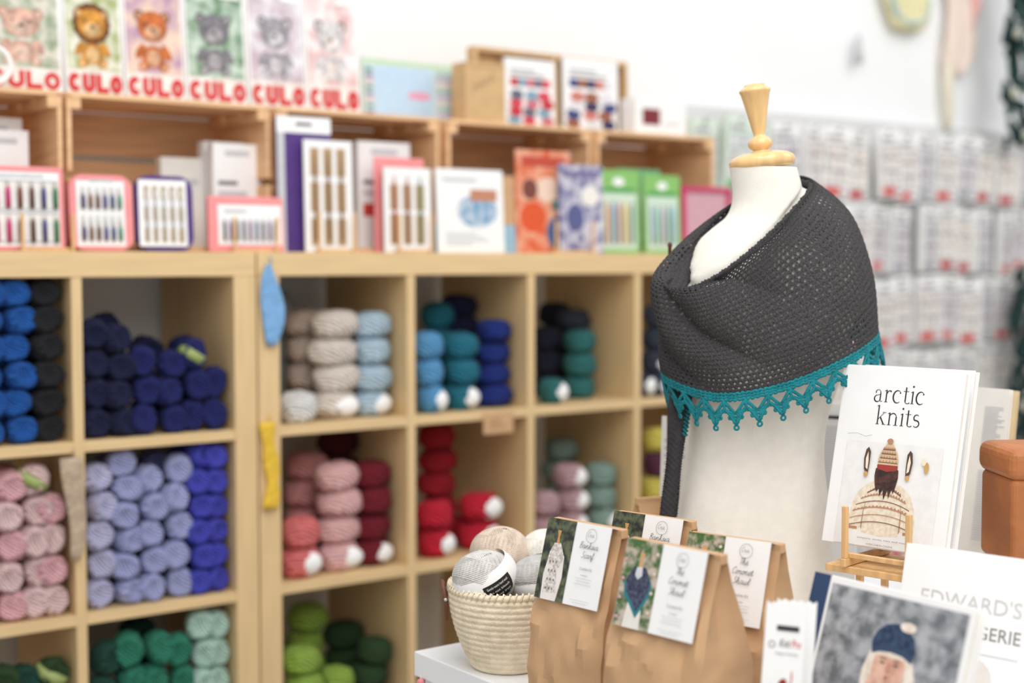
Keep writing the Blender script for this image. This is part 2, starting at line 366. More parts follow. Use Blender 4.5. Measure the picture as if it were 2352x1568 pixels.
cubby('mauve and sage',2,[(1250,2,'mauve',.07,.064,0,None),(1312,3,'mauve',.085,.062,.02,'all'),(1396,3,'sage green',.09,.06,.02,'y'),(1285,4,'sage green',.09,.058,.16,None)])
cubby('yellow and plum',2,[(1506,4,['plum','yellow'],.068,.066,0,None),(1580,4,['yellow','plum'],.08,.064,.02,None)])
cubby('lime and forest green',3,[(690,3,'lime green',.092,.063,0,None),(772,2,'lime green',.082,.064,0,None),(850,3,'forest green',.084,.058,.02,'y'),(912,2,'forest green',.06,.06,.0,None),(700,4,'lime green',.095,.062,.14,None),(800,3,'forest green',.1,.062,.15,None)])
cubby('mostly hidden lower',3,[(1010,2,'taupe',.08,.06,0,None),(1100,2,'beige',.09,.06,.02,None)])
def plastic(px,r,w,c,label):
    Y=YF+.31; a=onY(px,700,YF+.1).x; cell=min(OPEN,key=lambda q:abs((q[0]+q[1])/2-a))
    h=.29; X=cell[0]+w/2+.012
    t=thing('plastic_yarn_bag',label,'bag of yarn',(X,Y,rowz(r)+.0005))
    m=mat('plastic_'+str(r),c,.25,.15,30,bump=.6,bscale=30)
    b=MB(); rings=[]
    for i in range(13):
        f=i/12; q=math.sin(PI*min(max(f*.94+.03,0),1))**.35
        rings.append([Vector((w/2*q*math.copysign(abs(math.cos(a2))**.6,math.cos(a2)),.05*q*math.sin(a2)+.004*math.sin(9*a2+i),h*f)) for a2 in [2*PI*k/32 for k in range(32)]])
    b.loft(rings,m); b.build('bag',t,True); 
    part('seal_strip',t,(-w*.3,w*.3,-.003,.003,h,h+.012),m=m)
plastic(760,1,.22,(160,172,178),'crumpled clear bag of grey yarn behind the beige yarn balls')
plastic(1330,2,.18,(130,150,146),'crumpled clear bag of grey green yarn behind the mauve balls')
def swatch(name,label,px,py0,py1,wpx,c,Y,shape):
    m=mat('knit_'+name,c,.9,.12,80,bump=.8,bscale=160)
    p0=onY(px,py0,Y); p1=onY(px,py1,Y); h=p0.z-p1.z; w=wpx/FPX*3.1
    t=thing(name,label,'knitted swatch',(p1.x,Y,p1.z)); b=MB(); rings=[]
    for i in range(17):
        f=i/16; q=shape(f)*w/2; ox=.006*math.sin(f*5)
        rings.append([Vector((ox+q*math.cos(a),.006*math.sin(a)*(1+.3*math.sin(i*2)),h*f)) for a in [2*PI*k/14 for k in range(14)]])
    b.loft(rings,m); b.build('knitted_piece',t,True)
    b=MB(); b.tube([(0,0,h-.004),(.002,.002,h+.012),(0,.006,h+.016)],.0015,m); b.build('hanging_loop',t,True)
swatch('knitted_swatch','light blue teardrop knitted swatch hanging from the shelf upright',624,606,792,56,(124,172,220),YF-.008,lambda f: .12+.95*math.sin(PI*(1-f)**1.0*.88+.05)**.9*(1 if f<.98 else .6) if f<1 else .1)
swatch('cable_swatch','yellow cabled knitted swatch hanging from the shelf upright',622,970,1168,48,(230,190,62),YF-.008,lambda f:.55+.3*abs(math.sin(f*7+1)))
swatch('ribbed_swatch','beige knitted swatch hanging beside the baby pink yarn',174,1050,1285,52,(184,164,142),YF-.008,lambda f:.35+.6*f**.5)
p=onY(1146,972,YF-.004); t=thing('shelf_label','small kraft paper label stuck to the shelf above the red yarn','label',(p.x,YF-.001,p.z-.025)); part('card',t,(-.045,.045,-.002,0,0,.052),m=kraft)
pr=Print(t,.09,.052,y=-.0024)
for k in range(3): pr.rect(.2,.3+.17*k,.2+.5-.08*k,.34+.17*k,cm((140,104,70)))
pr.done('written_lines')
# ================================================================= CRATES
CY=2.885; CD=.27; CH=.325
def crate(px0,px1,label):
    x0=onY(px0,430,CY).x; x1=onY(px1,430,CY).x; w=x1-x0
    t=thing('wooden_crate',label,'crate',((x0+x1)/2,CY,T),group='wooden crates on the shelf top'); a=-w/2; th=.010
    for z0,z1 in ((.004,.15),(.165,.32)):
        for xx in (a,a+w-th): part('side_slat',t,(xx,xx+th,0,CD,z0,z1),m=crate_w)
    for y0,y1 in ((.0,.082),(.092,.175),(.187,.27)):
        part('top_slat',t,(a+.001,a+w-.001,y0,y1,CH-th,CH),m=crate_w); part('bottom_slat',t,(a+th,a+w-th,y0,y1,0,th),m=crate_w)
    for z0,z1 in ((.014,.1),(.112,.205),(.217,.312)): part('back_slat',t,(a+th,a+w-th,CD-th,CD,z0,z1),m=crate_w)
    for xx in (a+th,a+w-th-.02):
        for zz in (CH-th-.024,): part('corner_block',t,(xx,xx+.02,.0,CD-th,zz,zz+.0235),m=crate_w)
    return x0,x1
crate(-300,146,'pine crate at far left holding the white boxes'); crate(156,622,'pine crate behind the pink and purple needle cases')
crate(634,1010,'pine crate behind the tall white needle packs'); crate(1028,1358,'pine crate behind the orange magazine'); crate(1370,1640,'pine crate at right end behind the green packs')
ZT=T+CH+.0005; ZS=T+.0005
# ================================================================= CARDS
class Card:
    def __init__(s,name,label,cat,px0,px1,pytop,Y,zb,t,m,lean=0,yaw=0,body='backing_card',group=None,rounded=0):
        if zb==ZS and Y>2.885: zb=ZS+.0105
        s.x0=onY(px0,450,Y).x; s.x1=onY(px1,450,Y).x; s.w=s.x1-s.x0
        s.h=onY((px0+px1)/2,pytop,Y).z-zb
        s.root=thing(name,label,cat,((s.x0+s.x1)/2,Y,zb+t*math.sin(lean)),yaw,-lean,group); s.t=t
        if rounded:
            b=MB(); r=rounded; pts=[]
            for cx,cz,a0 in ((s.w/2-r,r,-90),(s.w/2-r,s.h-r,0),(-s.w/2+r,s.h-r,90),(-s.w/2+r,r,180)):
                for k in range(7):
                    a=math.radians(a0+15*k); pts.append((cx+r*math.cos(a),cz+r*math.sin(a)))
            b.loft([[(x,0,z) for x,z in pts],[(x,t,z) for x,z in pts]],m); b.build(body,s.root,bevel=.002)
        else: part(body,s.root,(-s.w/2,s.w/2,0,t,0,s.h),m=m,bevel=.0008)
        s.pr=Print(s.root,s.w,s.h)
    def done(s,n='printed_front'): s.pr.done(n); return s.root
    def rod(s,u,v0,v1,r,m,name='needle'):
        b=MB(); x=(u-.5)*s.w; b.tube([(x,-r-.001,v0*s.h),(x,-r-.001,v0*s.h+(v1-v0)*s.h*.8),(x,-r-.001,v1*s.h)],[r,r,r*.4],m,8); b.build(name,s.root,True)
red=cm((206,66,58)); redt=cm((204,14,22)); grey=cm((120,120,124)); lgrey=cm((196,198,202)); dark=cm((52,48,52)); wh=cm((246,246,246)); blk=cm((28,28,30))
pinkc=mat('pink_case',(242,150,152),.5,.04,20); purp=mat('purple_case',(78,46,124),.5,.05,20)
silver=mat('needle_silver',(206,208,212),.25,.02,20,metal=.6)
def lines(pr,u0,u1,v0,v1,n,m,cen=False):
    for k in range(n):
        v=v1-(v1-v0)*(k+.5)/n; q=(u1-u0)*(.55+.45*random.random()); s=(u0+u1)/2-q/2 if cen else u0
        pr.rect(s,v-.2*(v1-v0)/n,s+q,v+.2*(v1-v0)/n,m)
leaf=mat('cover_foliage',(136,156,124),.4,kind='photo',scale=30,c2=(216,212,200)); leaf2=mat('cover_meadow',(160,172,112),.4,kind='photo',scale=35,c2=(226,226,210))
dusk=mat('cover_dusk',(180,144,172),.4,kind='photo',scale=18,c2=(236,208,186)); grove=mat('cover_grove',(110,142,112),.4,kind='photo',scale=30,c2=(196,214,200))
bloom=mat('cover_bloom',(190,168,180),.4,kind='photo',scale=22,c2=(228,226,232)); snow=mat('cover_pale',(216,176,176),.4,kind='photo',scale=20,c2=(244,240,240))
def furm(q): return mat('plush_%d_%d_%d'%q,tuple(int(x*.78) for x in q),.9,kind='photo',scale=50,c2=q)
def animal(c,bg,fur,face,ear,mane=None,patch=None):
    p=c.pr; p.rect(.03,.01,.97,.99,bg); p.rect(.03,.01,.97,.24,mat('cover_base',(222,214,206),.5,kind='photo',scale=25,c2=(240,236,232)))
    p.ell(.48,.38,.20,.095,furm(fur)); p.ell(.48,.37,.12,.07,furm(face))
    for s in (-1,1):
        p.ell(.48+s*.22,.42,.065,.07,furm(fur),rot=.5*s); p.ell(.48+s*.17,.30,.085,.045,furm(fur),rot=-.3*s); p.ell(.48+s*.18,.295,.045,.028,furm(face))
    if mane: 
        for k in range(14): a=2*PI*k/14; p.ell(.48+.25*math.cos(a),.64+.135*math.sin(a),.085,.045,furm(mane))
    for s in (-1,1): p.ell(.48+s*.22,.72,.08,.048,furm(ear)); p.ell(.48+s*.22,.72,.05,.028,furm(face))
    p.ell(.48,.635,.25,.13,furm(fur)); p.ell(.48,.69,.18,.06,furm(tuple(min(255,int(x*1.06)) for x in fur)))
    p.ell(.48,.585,.14,.06,furm(face)); p.ell(.48,.61,.035,.016,furm((60,50,50)))
    for s in (-1,1): p.ell(.48+s*.11,.655,.018,.012,blk)
    block(p,'CULO',.02,.05,.98,.205,redt,.27)
    p.rect(.6,.9,.92,.94,wh)
an=[(-25,150,-45,leaf,(222,180,162),(236,204,186),(206,150,130),None,None,'pink monkey'),(158,290,-45,leaf2,(214,150,66),(236,196,140),(170,104,50),(124,76,44),None,'lion'),
 (296,430,-42,dusk,(206,116,64),(226,176,140),(150,84,54),None,(110,60,44),'tiger'),(436,572,-36,grove,(132,130,136),(176,172,176),(116,112,118),None,None,'grey koala'),
 (580,706,-30,bloom,(166,164,172),(212,208,212),(120,118,126),None,(84,82,92),'masked raccoon'),(712,830,-22,snow,(224,220,222),(240,230,226),(110,106,112),None,(70,66,72),'black and white cow')]
for i,(a,b_,top,bg,fur,face,ear,mane,patch,nm) in enumerate(an):
    c=Card('craft_kit_pack','crochet kit pack with a %s toy, on the crates'%nm,'kit pack',a,b_,top,2.985,ZT,.010,white,lean=.10,yaw=random.uniform(-.04,.02))
    animal(c,bg,fur,face,ear,mane,patch); c.done()
t=thing('mug','white mug at the left edge, only its handle in view','mug',(onY(-64,170,2.93).x,2.93,ZT))
b=MB(); b.lathe([(.034,0),(.042,.004),(.043,.09),(.040,.09),(.039,.008),(.001,.006)],white,32); b.build('cup',t,True)
b=MB(); b.tube([(.040+.036*math.sin(a),-.0,.048+.036*math.cos(a)) for a in [PI*k/16 for k in range(17)]],.0055,white,8); b.build('handle',t,True)
c=Card('craft_leaflet','pale blue and green printed pack leaning on the crates','pack',838,1062,140,2.99,ZT,.01,cm((206,220,210)),lean=.08)
c.pr.rect(.02,.03,.98,.97,cm((200,218,226))); c.pr.rect(.02,.9,.98,.97,cm((190,216,176))); c.pr.rect(.12,.08,.7,.88,cm((186,212,234))); c.pr.ell(.56,.42,.12,.07,cm((230,160,186)))
for k in range(8): c.pr.rect(.74,.1+.1*k,.96,.16+.1*k,cm([(200,180,204),(170,200,190),(226,216,204)][k%3])); c.pr.rect(0.02,.08+.1*k,.1,.13+.1*k,cm([(130,110,150),(100,150,120),(220,170,170)][k%3]))
c.done()
c=Card('cardboard_box','small brown cardboard box with handwriting, on top of the crates','box',1070,1160,145,2.90,ZT,.06,cardboard,lean=0,body='carton')
for k in range(4): c.pr.stroke([((.2+.14*k)*c.w,(.5+.06*k)*c.h),((.26+.14*k)*c.w,(.66+.06*k)*c.h),((.32+.14*k)*c.w,(.54+.06*k)*c.h)],.0022,cm((110,80,56)))
c.pr.rect(0,.93,1,.945,cm((170,134,92)))
c.done('handwriting')
x0=onY(1092,200,3.0).x; x1=onY(1445,200,3.0).x; zt=onY(1268,124,3.0).z-ZT; w=x1-x0
t=thing('display_tray','large kraft cardboard display frame standing on the crates','display frame',((x0+x1)/2,3.0,ZT+.001),rx=-.03)
part('back_panel',t,(-w/2,w/2,.03,.034,0,zt),m=cardboard)
for q in ((-w/2,-w/2+.012,0,.03,0,zt),(w/2-.012,w/2,0,.03,0,zt),(-w/2+.012,w/2-.012,0,.03,zt-.012,zt),(-.002,.010,0,.03,0,zt-.012)): part('frame_edge',t,q,m=cardboard)
for a,b_,nm,pal in ((1162,1276,'red and grey skeins, left one in the kraft frame',[(190,40,50),(120,160,180),(200,110,120),(90,100,120),(206,60,80)]),(1296,1420,'navy and brown skeins, right one in the kraft frame',[(40,60,120),(150,90,60),(30,40,90),(200,120,110),(220,220,226)])):
    c=Card('yarn_kit_pack','white kit pack showing '+nm,'kit pack',a,b_,136,2.985,ZT,.01,white,lean=.03)
    for k in range(5): c.pr.rect(.1+.16*k,.6,.26+.16*k,.72,cm(pal[k]))
    for k in range(12): c.pr.ell(.2+.3*(k%3)+random.uniform(-.05,.05),.12+.12*(k//3),.13,.075,cm(pal[(k*3+1)%5]))
    c.pr.rect(.1,.82,.6,.86,lgrey); c.pr.rect(.1,.76,.8,.78,grey); c.done()
c=Card('small_box','small white box with a dark red square on it','box',1458,1575,228,2.93,ZT,.06,white,body='carton'); c.pr.rect(.14,.28,.48,.72,cm((120,30,40))); c.pr.rect(.56,.3,.86,.36,lgrey); c.done()
# ---- items on the shelf top
def easel(px,Y,label,h=.09,w=.07):
    x=onY(px,560,Y).x; t=thing('mini_easel',label,'easel',(x,Y,ZS),group='little wooden easels on the shelf top')
    for s in (-1,1):
        part('foot',t,(s*w/2-.003,s*w/2+.003,-.022,-.003,0,.007),m=easel_w); part('front_peg',t,(s*w/2-.003,s*w/2+.003,-.022,-.016,.007,h*.75),m=easel_w)
    part('cross_bar',t,(-w/2+.003,w/2-.003,-.012,-.006,.0,.007),m=easel_w)
def boxred(px0,px1,top,Y,label,zb=ZS):
    c=Card('needle_box',label,'box',px0,px1,top,Y,zb,.03,white,body='carton'); c.pr.rect(.25,.88,.75,.93,lgrey); c.pr.rect(.1,.3,.9,.42,red); c.pr.rect(.1,.5,.7,.54,lgrey); c.pr.rect(.1,.6,.5,.64,grey); return c.done()
boxred(-40,68,298,2.95,'white needle box in the far left crate behind the pink case'); boxred(-80,54,268,3.0,'taller white box at back of the far left crate')
c=Card('needle_case','open pink needle case with magenta, brown and green needles at left edge','needle case',-90,150,380,2.84,ZS,.012,pinkc,lean=.06,rounded=.012)
c.pr.rect(.03,.05,.95,.93,wh); c.pr.rect(.12,.86,.8,.9,lgrey)
nc=[(120,60,120),(190,40,60),(206,60,120),(200,40,120),(120,60,40),(90,60,50),(60,60,130),(30,120,80)]
for k in range(8):
    u=.08+.115*k
    for v0,v1 in ((.1,.42),(.50,.80)): c.pr.rect(u-.02,v0-.01,u+.06,v1+.01,cm((222,216,206))); c.rod(u+.02,v0,v1-.04,.0045,mat('needle_%d'%k,nc[k],.3)); 
    c.rod(u+.02,.78,.84,.0015,silver,'needle_tip')
for v in (.44,.1,.48,.82): c.pr.rect(.04,v,.94,v+.015,lgrey)
c.done('white_insert')
c=Card('needle_case','rounded pink needle case beside the purple case, holding short needles','needle case',162,308,402,2.835,ZS,.02,pinkc,lean=.06,rounded=.03)
c.pr.rect(.1,.06,.86,.92,wh); c.pr.rect(.3,.9,.7,.94,lgrey)
for k in range(6):
    for v0,v1 in ((.12,.46),(.54,.84)): c.pr.rect(.165+.115*k,v0,.235+.115*k,v1,cm((222,216,206))); c.rod(.2+.115*k,v0,v1,.0024,silver); c.rod(.2+.115*k,v0+.02,v0+.2,.004,mat('needle_b%d'%k,[(60,40,110),(130,90,60),(110,70,50),(70,60,140),(40,60,120),(60,140,110)][k],.3),'needle_grip')
c.done('white_insert')
c=Card('needle_case','rounded purple needle case with silver needles on white insert','needle case',315,446,404,2.835,ZS,.02,purp,lean=.06,rounded=.03)
c.pr.rect(.04,.06,.88,.94,wh)
for k in range(5):
    for v0,v1 in ((.12,.3),(.4,.58),(.68,.86)): c.pr.rect(.13+.15*k,v0,.22+.15*k,v1,cm((196,176,140)))
    c.rod(.175+.15*k,.12,.86,.0025,silver)
c.done('white_insert')
c=Card('needle_box','pale box with faint red print in the crate behind the purple case','box',370,476,362,3.0,ZS,.03,offw,body='carton'); c.pr.rect(.1,.35,.6,.5,cm((206,120,110))); c.pr.rect(.1,.7,.8,.76,lgrey); c.done()
boxred(468,560,326,2.99,'white needle box with red stripe, rear one of the pair above the pink pack'); boxred(490,600,330,2.935,'white needle box with red stripe, front one of the pair above the pink pack')
c=Card('needle_case','low pink pack with a row of small needles in a white window','needle case',480,652,452,2.84,ZS,.014,pinkc,lean=.05,rounded=.004)
c.pr.rect(.12,.12,.97,.85,wh); c.pr.rect(.2,.7,.5,.76,lgrey)
for k in range(9): c.rod(.2+.085*k,.2,.58,.003,mat('needle_c%d'%(k%3),[(60,60,80),(120,80,130),(70,90,130)][k%3],.3))
c.done('white_insert'); easel(580,2.836,'little wooden easel holding the low pink pack',.1,.1); easel(104,2.836,'little wooden easel in front of the far left pink case',.1,.1)
c=Card('tall_pack','tall purple needle pack with white header, leaning left of the slotted pack','needle pack',640,764,268,2.858,ZS,.008,purp,lean=.03,yaw=.0); c.pr.rect(0,.88,1,1,wh); c.pr.rect(.35,.93,.65,.96,grey); c.pr.rect(0,0,.14,.88,lgrey); c.done()
def slotpack(px0,px1,top,Y,label,n,cols_,rows=((.06,.30),(.36,.62),(.68,.93))):
    c=Card('slotted_needle_pack',label,'needle pack',px0,px1,top,Y,ZS,.006,white,lean=.03)
    for k in range(n):
        for v0,v1 in rows:
            u0=.12+.82*k/n; u1=u0+.55/n; c.pr.rect(u0,v0,u1,v1,cm((186,156,118)))
        c.rod(.12+.82*k/n+.27/n,.1,.9,.0026,mat('needle_d%d%d'%(k%len(cols_),n+px0),cols_[k%len(cols_)],.4))
    return c.done('slots')
slotpack(702,812,322,2.838,'tall white pack with three brown slotted rows of wooden needles',3,[(140,104,70),(120,80,50)])
boxred(822,942,326,2.93,'tall white pack with red strip behind the small slotted pack')
c=Card('pink_leaflet','pink leaflet tucked behind the small slotted pack','leaflet',862,976,362,2.868,ZS,.004,pinkc,lean=.02); c.pr.rect(.1,.1,.9,.9,cm((232,140,140))); c.done()
slotpack(884,992,385,2.838,'small white pack with three slots of red and green needles',3,[(170,60,60),(150,80,80),(60,130,90)],((.1,.45),(.5,.8)))
easel(765,2.834,'little wooden easel holding the tall slotted pack',.12,.09); easel(945,2.834,'little wooden easel holding the small slotted pack',.12,.09)
c=Card('kraft_envelope','kraft brown envelope with blue base behind the white picture booklet','envelope',990,1196,400,2.866,ZS,.005,kraft,lean=.04); c.pr.rect(0,0,1,.36,cm((150,186,206))); c.done()
c=Card('picture_booklet','white curved booklet with a blue mittens picture','booklet',1006,1160,388,2.84,ZS,.003,white,lean=.06)
c.pr.ell(.6,.5,.3,.2,mat('mitten_photo',(90,150,190),.5,kind='photo',scale=40,c2=(200,210,220))); c.pr.rect(.5,.62,.9,.76,cm((190,130,100))); c.pr.rect(.1,.85,.6,.89,lgrey); lines(c.pr,.12,.8,.08,.25,4,lgrey); c.done('cover_picture')
orangep=mat('orange_cover',(216,92,44),.45,kind='photo',scale=26,c2=(236,180,150)); bluep=mat('crochet_cover',(84,90,146),.45,kind='photo',scale=36,c2=(220,214,222))
c=Card('craft_magazine','orange craft magazine with blue crochet motifs','magazine',1188,1312,345,2.862,ZS,.005,orangep,lean=.03,body='cover')
c.pr.ell(.3,.35,.24,.15,cm((220,84,36))); c.pr.ell(.75,.2,.2,.16,cm((60,104,150))); c.pr.rect(.1,.84,.9,.94,cm((190,70,50))); c.pr.ell(.6,.62,.25,.12,cm((236,206,186))); c.pr.rect(.66,.42,.95,.52,cm((70,140,130))); c.pr.ell(.25,.62,.14,.1,cm((120,60,50))); c.done()
c=Card('craft_magazine','blue and white craft magazine beside the orange one','magazine',1288,1388,378,2.842,ZS,.005,bluep,lean=.04,body='cover')
c.pr.ell(.35,.4,.2,.16,cm((84,90,140))); c.pr.ell(.7,.65,.2,.12,cm((236,232,226))); c.pr.rect(.1,.86,.9,.93,cm((120,110,150))); c.pr.ell(.7,.25,.2,.12,cm((206,200,214))); c.done()
c=Card('rear_magazine','dark picture magazine standing behind the two bright magazines','magazine',1250,1350,350,2.95,ZS,.006,bluep,lean=.03,body='cover'); c.pr.rect(.1,.86,.9,.95,cm((216,130,80))); c.done()
easel(1310,2.838,'little wooden easel under the bright magazines',.11,.12)
for a,b_,top,nm in ((1376,1472,390,'left one with orange and blue hooks'),(1482,1566,402,'right one with pale hooks')):
    c=Card('hook_pack','green crochet hook pack, '+nm,'hook pack',a,b_,top,2.855,ZS,.006,cm((134,190,104)),lean=.04)
    c.pr.rect(.08,.05,.92,.72,cm((206,224,206))); c.pr.ell(.5,.86,.14,.05,wh); c.pr.rect(.1,.74,.9,.78,cm((50,150,86)))
    for k in range(5): c.rod(.2+.15*k,.12,.62,.0034,mat('hook_%s%d'%(nm[:4].strip(),k),[[(236,130,50),(40,90,180),(200,60,70),(240,190,60),(80,120,120)],[(150,170,206),(120,190,170),(200,160,200),(90,160,150),(140,180,216)]][nm[0]=='r'][k],.4),'crochet_hook')
    c.done()
c=Card('hook_pack','green yarn tool pack standing behind the two hook packs','hook pack',1420,1520,388,2.93,ZS,.006,cm((120,180,130)),lean=.03); c.pr.rect(.1,.1,.9,.7,cm((200,220,206))); c.done()
t0=onY(1572,500,2.85).x; t1=onY(1684,500,2.85).x; h=onY(1628,430,2.85).z-ZS; w=t1-t0
t=thing('magenta_frame','magenta framed loom standing at right end of the shelf top','frame',((t0+t1)/2,2.85,ZS+.001),rx=-.04); mg=mat('magenta_plastic',(206,44,106),.4)
for q in ((-w/2,-w/2+.012,0,.012,0,h),(w/2-.012,w/2,0,.012,0,h),(-w/2+.012,w/2-.012,0,.012,h-.012,h),(-w/2+.012,w/2-.012,0,.012,0,.012)): part('frame_bar',t,q,m=mg)
part('backing',t,(-w/2+.012,w/2-.012,.008,.011,.012,h-.012),m=cm((206,160,170)))
# ================================================================= PEGBOARD PACKS
PB0,PB1=2.99,5.3
b=MB(); b.box(PB0,PB1,WY-.021,WY-.001,.35,1.95,mat('pegboard_white',(216,216,216),.6,.02,8)); 
pbt=thing('pegboard','white pegboard on the wall covered in hanging packs','pegboard',(0,0,0)); b.build('board',pbt)
hb=MB(); hb.tube([(0,.0,0),(0,-.07,0),(0,-.078,.008)],.0022,silver,6); HM=hb.mesh('hook',True)
def packmesh(tone,acc,win,wcol,w=.108,h=.232,sd=0):
    b=MB(); b.box(-w/2,w/2,-.012,.012,-h,.0,tone); rn=random.Random(sd)
    pr=Print(None,w,h,Matrix.Translation((0,0,-h)),y=-.0126)
    pr.b=b; pr.rect(.42,.93,.58,.96,dark); pr.rect(.1,.82,.7,.88,cm((170,166,170))); pr.rect(.06,.18,.94,.78,win); 
    for k in range(3):
        for j in range(3): u=.08+.29*k+rn.uniform(-.01,.02); v=.21+.19*j; pr.rect(u,v,u+.24,v+.15,wcol)
    for j in range(5): u=rn.uniform(.1,.75); v=rn.uniform(.22,.68); pr.rect(u,v,u+.12,v+.05,cm([(150,140,146),(196,150,140),(150,170,150),(130,126,140)][j%4]))
    pr.rect(.06,.03,.66,.15,acc); pr.rect(.7,.05,.92,.12,cm((180,176,178)))
    return b.mesh('pack',recalc=False)
g1=cm((176,168,168)); g2=cm((154,148,156)); g3=cm((190,180,174))
pw=[packmesh(white,red,g1,cm((232,228,224)),sd=1),packmesh(cm((240,240,238)),cm((206,110,110)),g2,cm((220,216,218)),sd=2),packmesh(cm((236,236,234)),cm((186,46,54)),g3,cm((238,234,228)),sd=3),packmesh(white,cm((160,160,168)),cm((144,140,148)),cm((222,218,222)),sd=4)]
pg=[packmesh(cm((220,234,222)),cm((96,170,112)),cm((170,190,180)),cm((222,222,226)),sd=5),packmesh(cm((232,238,238)),cm((140,190,140)),cm((184,184,198)),cm((216,226,218)),sd=6)]
RN=['top','second','third','fourth','fifth','sixth']
tops=[1.915,1.665,1.415,1.165,.915,.665]
for r,zt in enumerate(tops):
    for k in range(19):
        X=PB0+.08+k*.118+random.uniform(-.008,.008); Y=WY-.06+random.uniform(-.028,.016)
        h_=bpy.data.objects.new('hook',HM); COL.objects.link(h_); h_.location=(X,WY-.021,zt-.012); h_.parent=pbt
        me=(pg if k<3 else pw)[(k*2+r)%2 if k<3 else random.randint(0,3)]
        o=bpy.data.objects.new('hanging_pack',me); COL.objects.link(o); o.location=(X,Y,zt+random.uniform(-.012,.008)); o.rotation_euler=(random.uniform(-.04,.03),random.uniform(-.07,.07),random.uniform(-.25,.25)); 
        tag(o,'%s hanging pack on the pegboard, %s row, column %d from the left'%('pale green' if k<3 else 'white',RN[r],k+1),'hanging pack','packs hanging on the pegboard')
def deco_root(name,label,cat,px,py,dy=.03): 
    p=onY(px,py,WY-dy); return thing(name,label,cat,(p.x,WY-dy,p.z))
t=deco_root('crochet_pouch','cream, yellow and green crochet pouch pinned high on the white wall','pouch',2085,-18)
b=MB(); rings=[]
for i in range(13):
    f=i/12; q=(.55+.5*math.sin(PI*f)**.6)*.125
    rings.append([Vector((q*math.cos(a)+.01*math.sin(f*9),.022*math.sin(a)*(1+.3*math.sin(a*5)),-.13+.26*f)) for a in [2*PI*k/28 for k in range(28)]])
b.loft(rings,mat('pouch_knit',(230,222,176),.9,.12,60,bump=.6)); b.build('pouch',t,True)
b=MB(); b.tube([(.1*math.cos(a),-.012,.09*math.sin(a)-.02) for a in [PI+PI*k/14 for k in range(15)]],.014,mat('pouch_green',(180,200,190),.9,.1,60,bump=.6),8); b.build('green_trim',t,True)
b=MB(); b.ell((-.03,-.02,.03),(.05,.012,.05),mat('pouch_white',(240,240,236),.9,.03,60,bump=.6),16,10); b.build('white_motif',t,True)
t=deco_root('crochet_garment','long cream and pale pink knitted piece draped on the wall','wall decoration',2195,30)
b=MB(); rings=[]
for i in range(31):
    f=i/30; q=(.06+.05*f+.02*math.sin(f*9))*(1 if f>.06 else .6)
    cx=.03*math.sin(f*4)
    rings.append([Vector((cx+q*math.cos(a)*(1+.12*math.sin(a*3+f*9)),.022*math.sin(a)*(1+.5*math.sin(a*6+f*7)),-.22+.50*f)) for a in [2*PI*k/36 for k in range(36)]])
b.loft(rings,mat('garment_knit',(234,216,204),.9,.05,60,bump=.6)); b.build('knit_panel',t,True)
b=MB(); b.tube([(-.04,0,-.18),(-.045,-.004,-.28),(-.03,0,-.36),(-.035,0,-.42)],[.024,.02,.018,.012],mat('garment_strip',(228,220,200),.9,.05,60,bump=.5),10); b.build('hanging_strip',t,True)
b=MB(); b.tube([(.06,-.02,.28),(.10,-.022,.16),(.085,-.022,.04),(.06,-.02,-.06)],[.02,.026,.02,.01],mat('garment_pink',(236,182,176),.9,.1,60,bump=.6),8); b.build('pink_edge',t,True)
gm=mat('garland_green',(14,54,52),.8,.2,60); wm=mat('garland_flower',(196,196,180),.8)
def garland(label,px,py,z1,z0,n,fl):
    t=deco_root('leaf_garland',label,'garland',px,py,.15); b=MB(); 
    for k in range(n):
        z=z1-(z1-z0)*k/n; a=random.uniform(0,2*PI); x=.02*math.sin(k*.13)+.05*math.cos(a)
        Mx=Matrix.Translation((x,.02*math.sin(a),z))@Matrix.Rotation(random.uniform(0,PI),4,'Y')
        b.ell((0,0,0),(.026,.007,.018),gm,8,6,Mx)
        if k%fl==3: b2=MB(); b2.ell((x*.9,-.03,z),(.02,.01,.02),wm,10,6); b2.build('flower',t,True)
    b.tube([(.02*math.sin(n*i/9*.13),0,z1-(z1-z0)*i/9) for i in range(10)],.006,gm,6); b.build('leaves',t,True)
garland('dark green leafy garland with pale flowers at the upper right edge',2338,100,.40,-.36,170,16)
garland('dark green leafy garland hanging lower at the right edge beside the packs',2350,820,.32,-.32,120,30)
t=deco_root('wall_tassel','small grey tassel pinned on the wall above the packs','tassel',1972,110)
b=MB(); b.lathe([(.004,.05),(.012,.03),(.018,-.05),(.002,-.052)],mat('tassel',(206,208,210),.9),12); b.build('tassel_yarn',t,True)
# ================================================================= TABLE
TZ=.85; TX0=1.205; TY1=1.891; TX1=2.75; TY0=.62
t=thing('display_table','white display table under the dress form, bags and books','table',((TX0+TX1)/2,(TY0+TY1)/2,0))
hx=(TX1-TX0)/2; hy=(TY1-TY0)/2
part('tabletop',t,(-hx,hx,-hy,hy,TZ-.04,TZ),m=tablem,bevel=.002)
part('cabinet_body',t,(-hx+.012,hx-.012,-hy+.012,hy-.012,.06,TZ-.04),m=tablem,bevel=.002)
part('plinth',t,(-hx+.05,hx-.05,-hy+.05,hy-.05,0,.06),m=tablem)
t=thing('bead_string','string of pink and white beads hanging from the left table corner','beads',(TX0-.007,TY1-.03,TZ-.03))
b=MB(); b.tube([(0,0,0),(0,0,-.14)],.0008,white,5); b.build('cord',t)
for k in range(9):
    b=MB(); b.ell((0,0,-.012-.014*k),(.006,.006,.006),mat('bead_%d'%(k%3),[(226,130,140),(240,236,230),(190,110,90)][k%3],.3),12,8); b.build('bead',t,True)
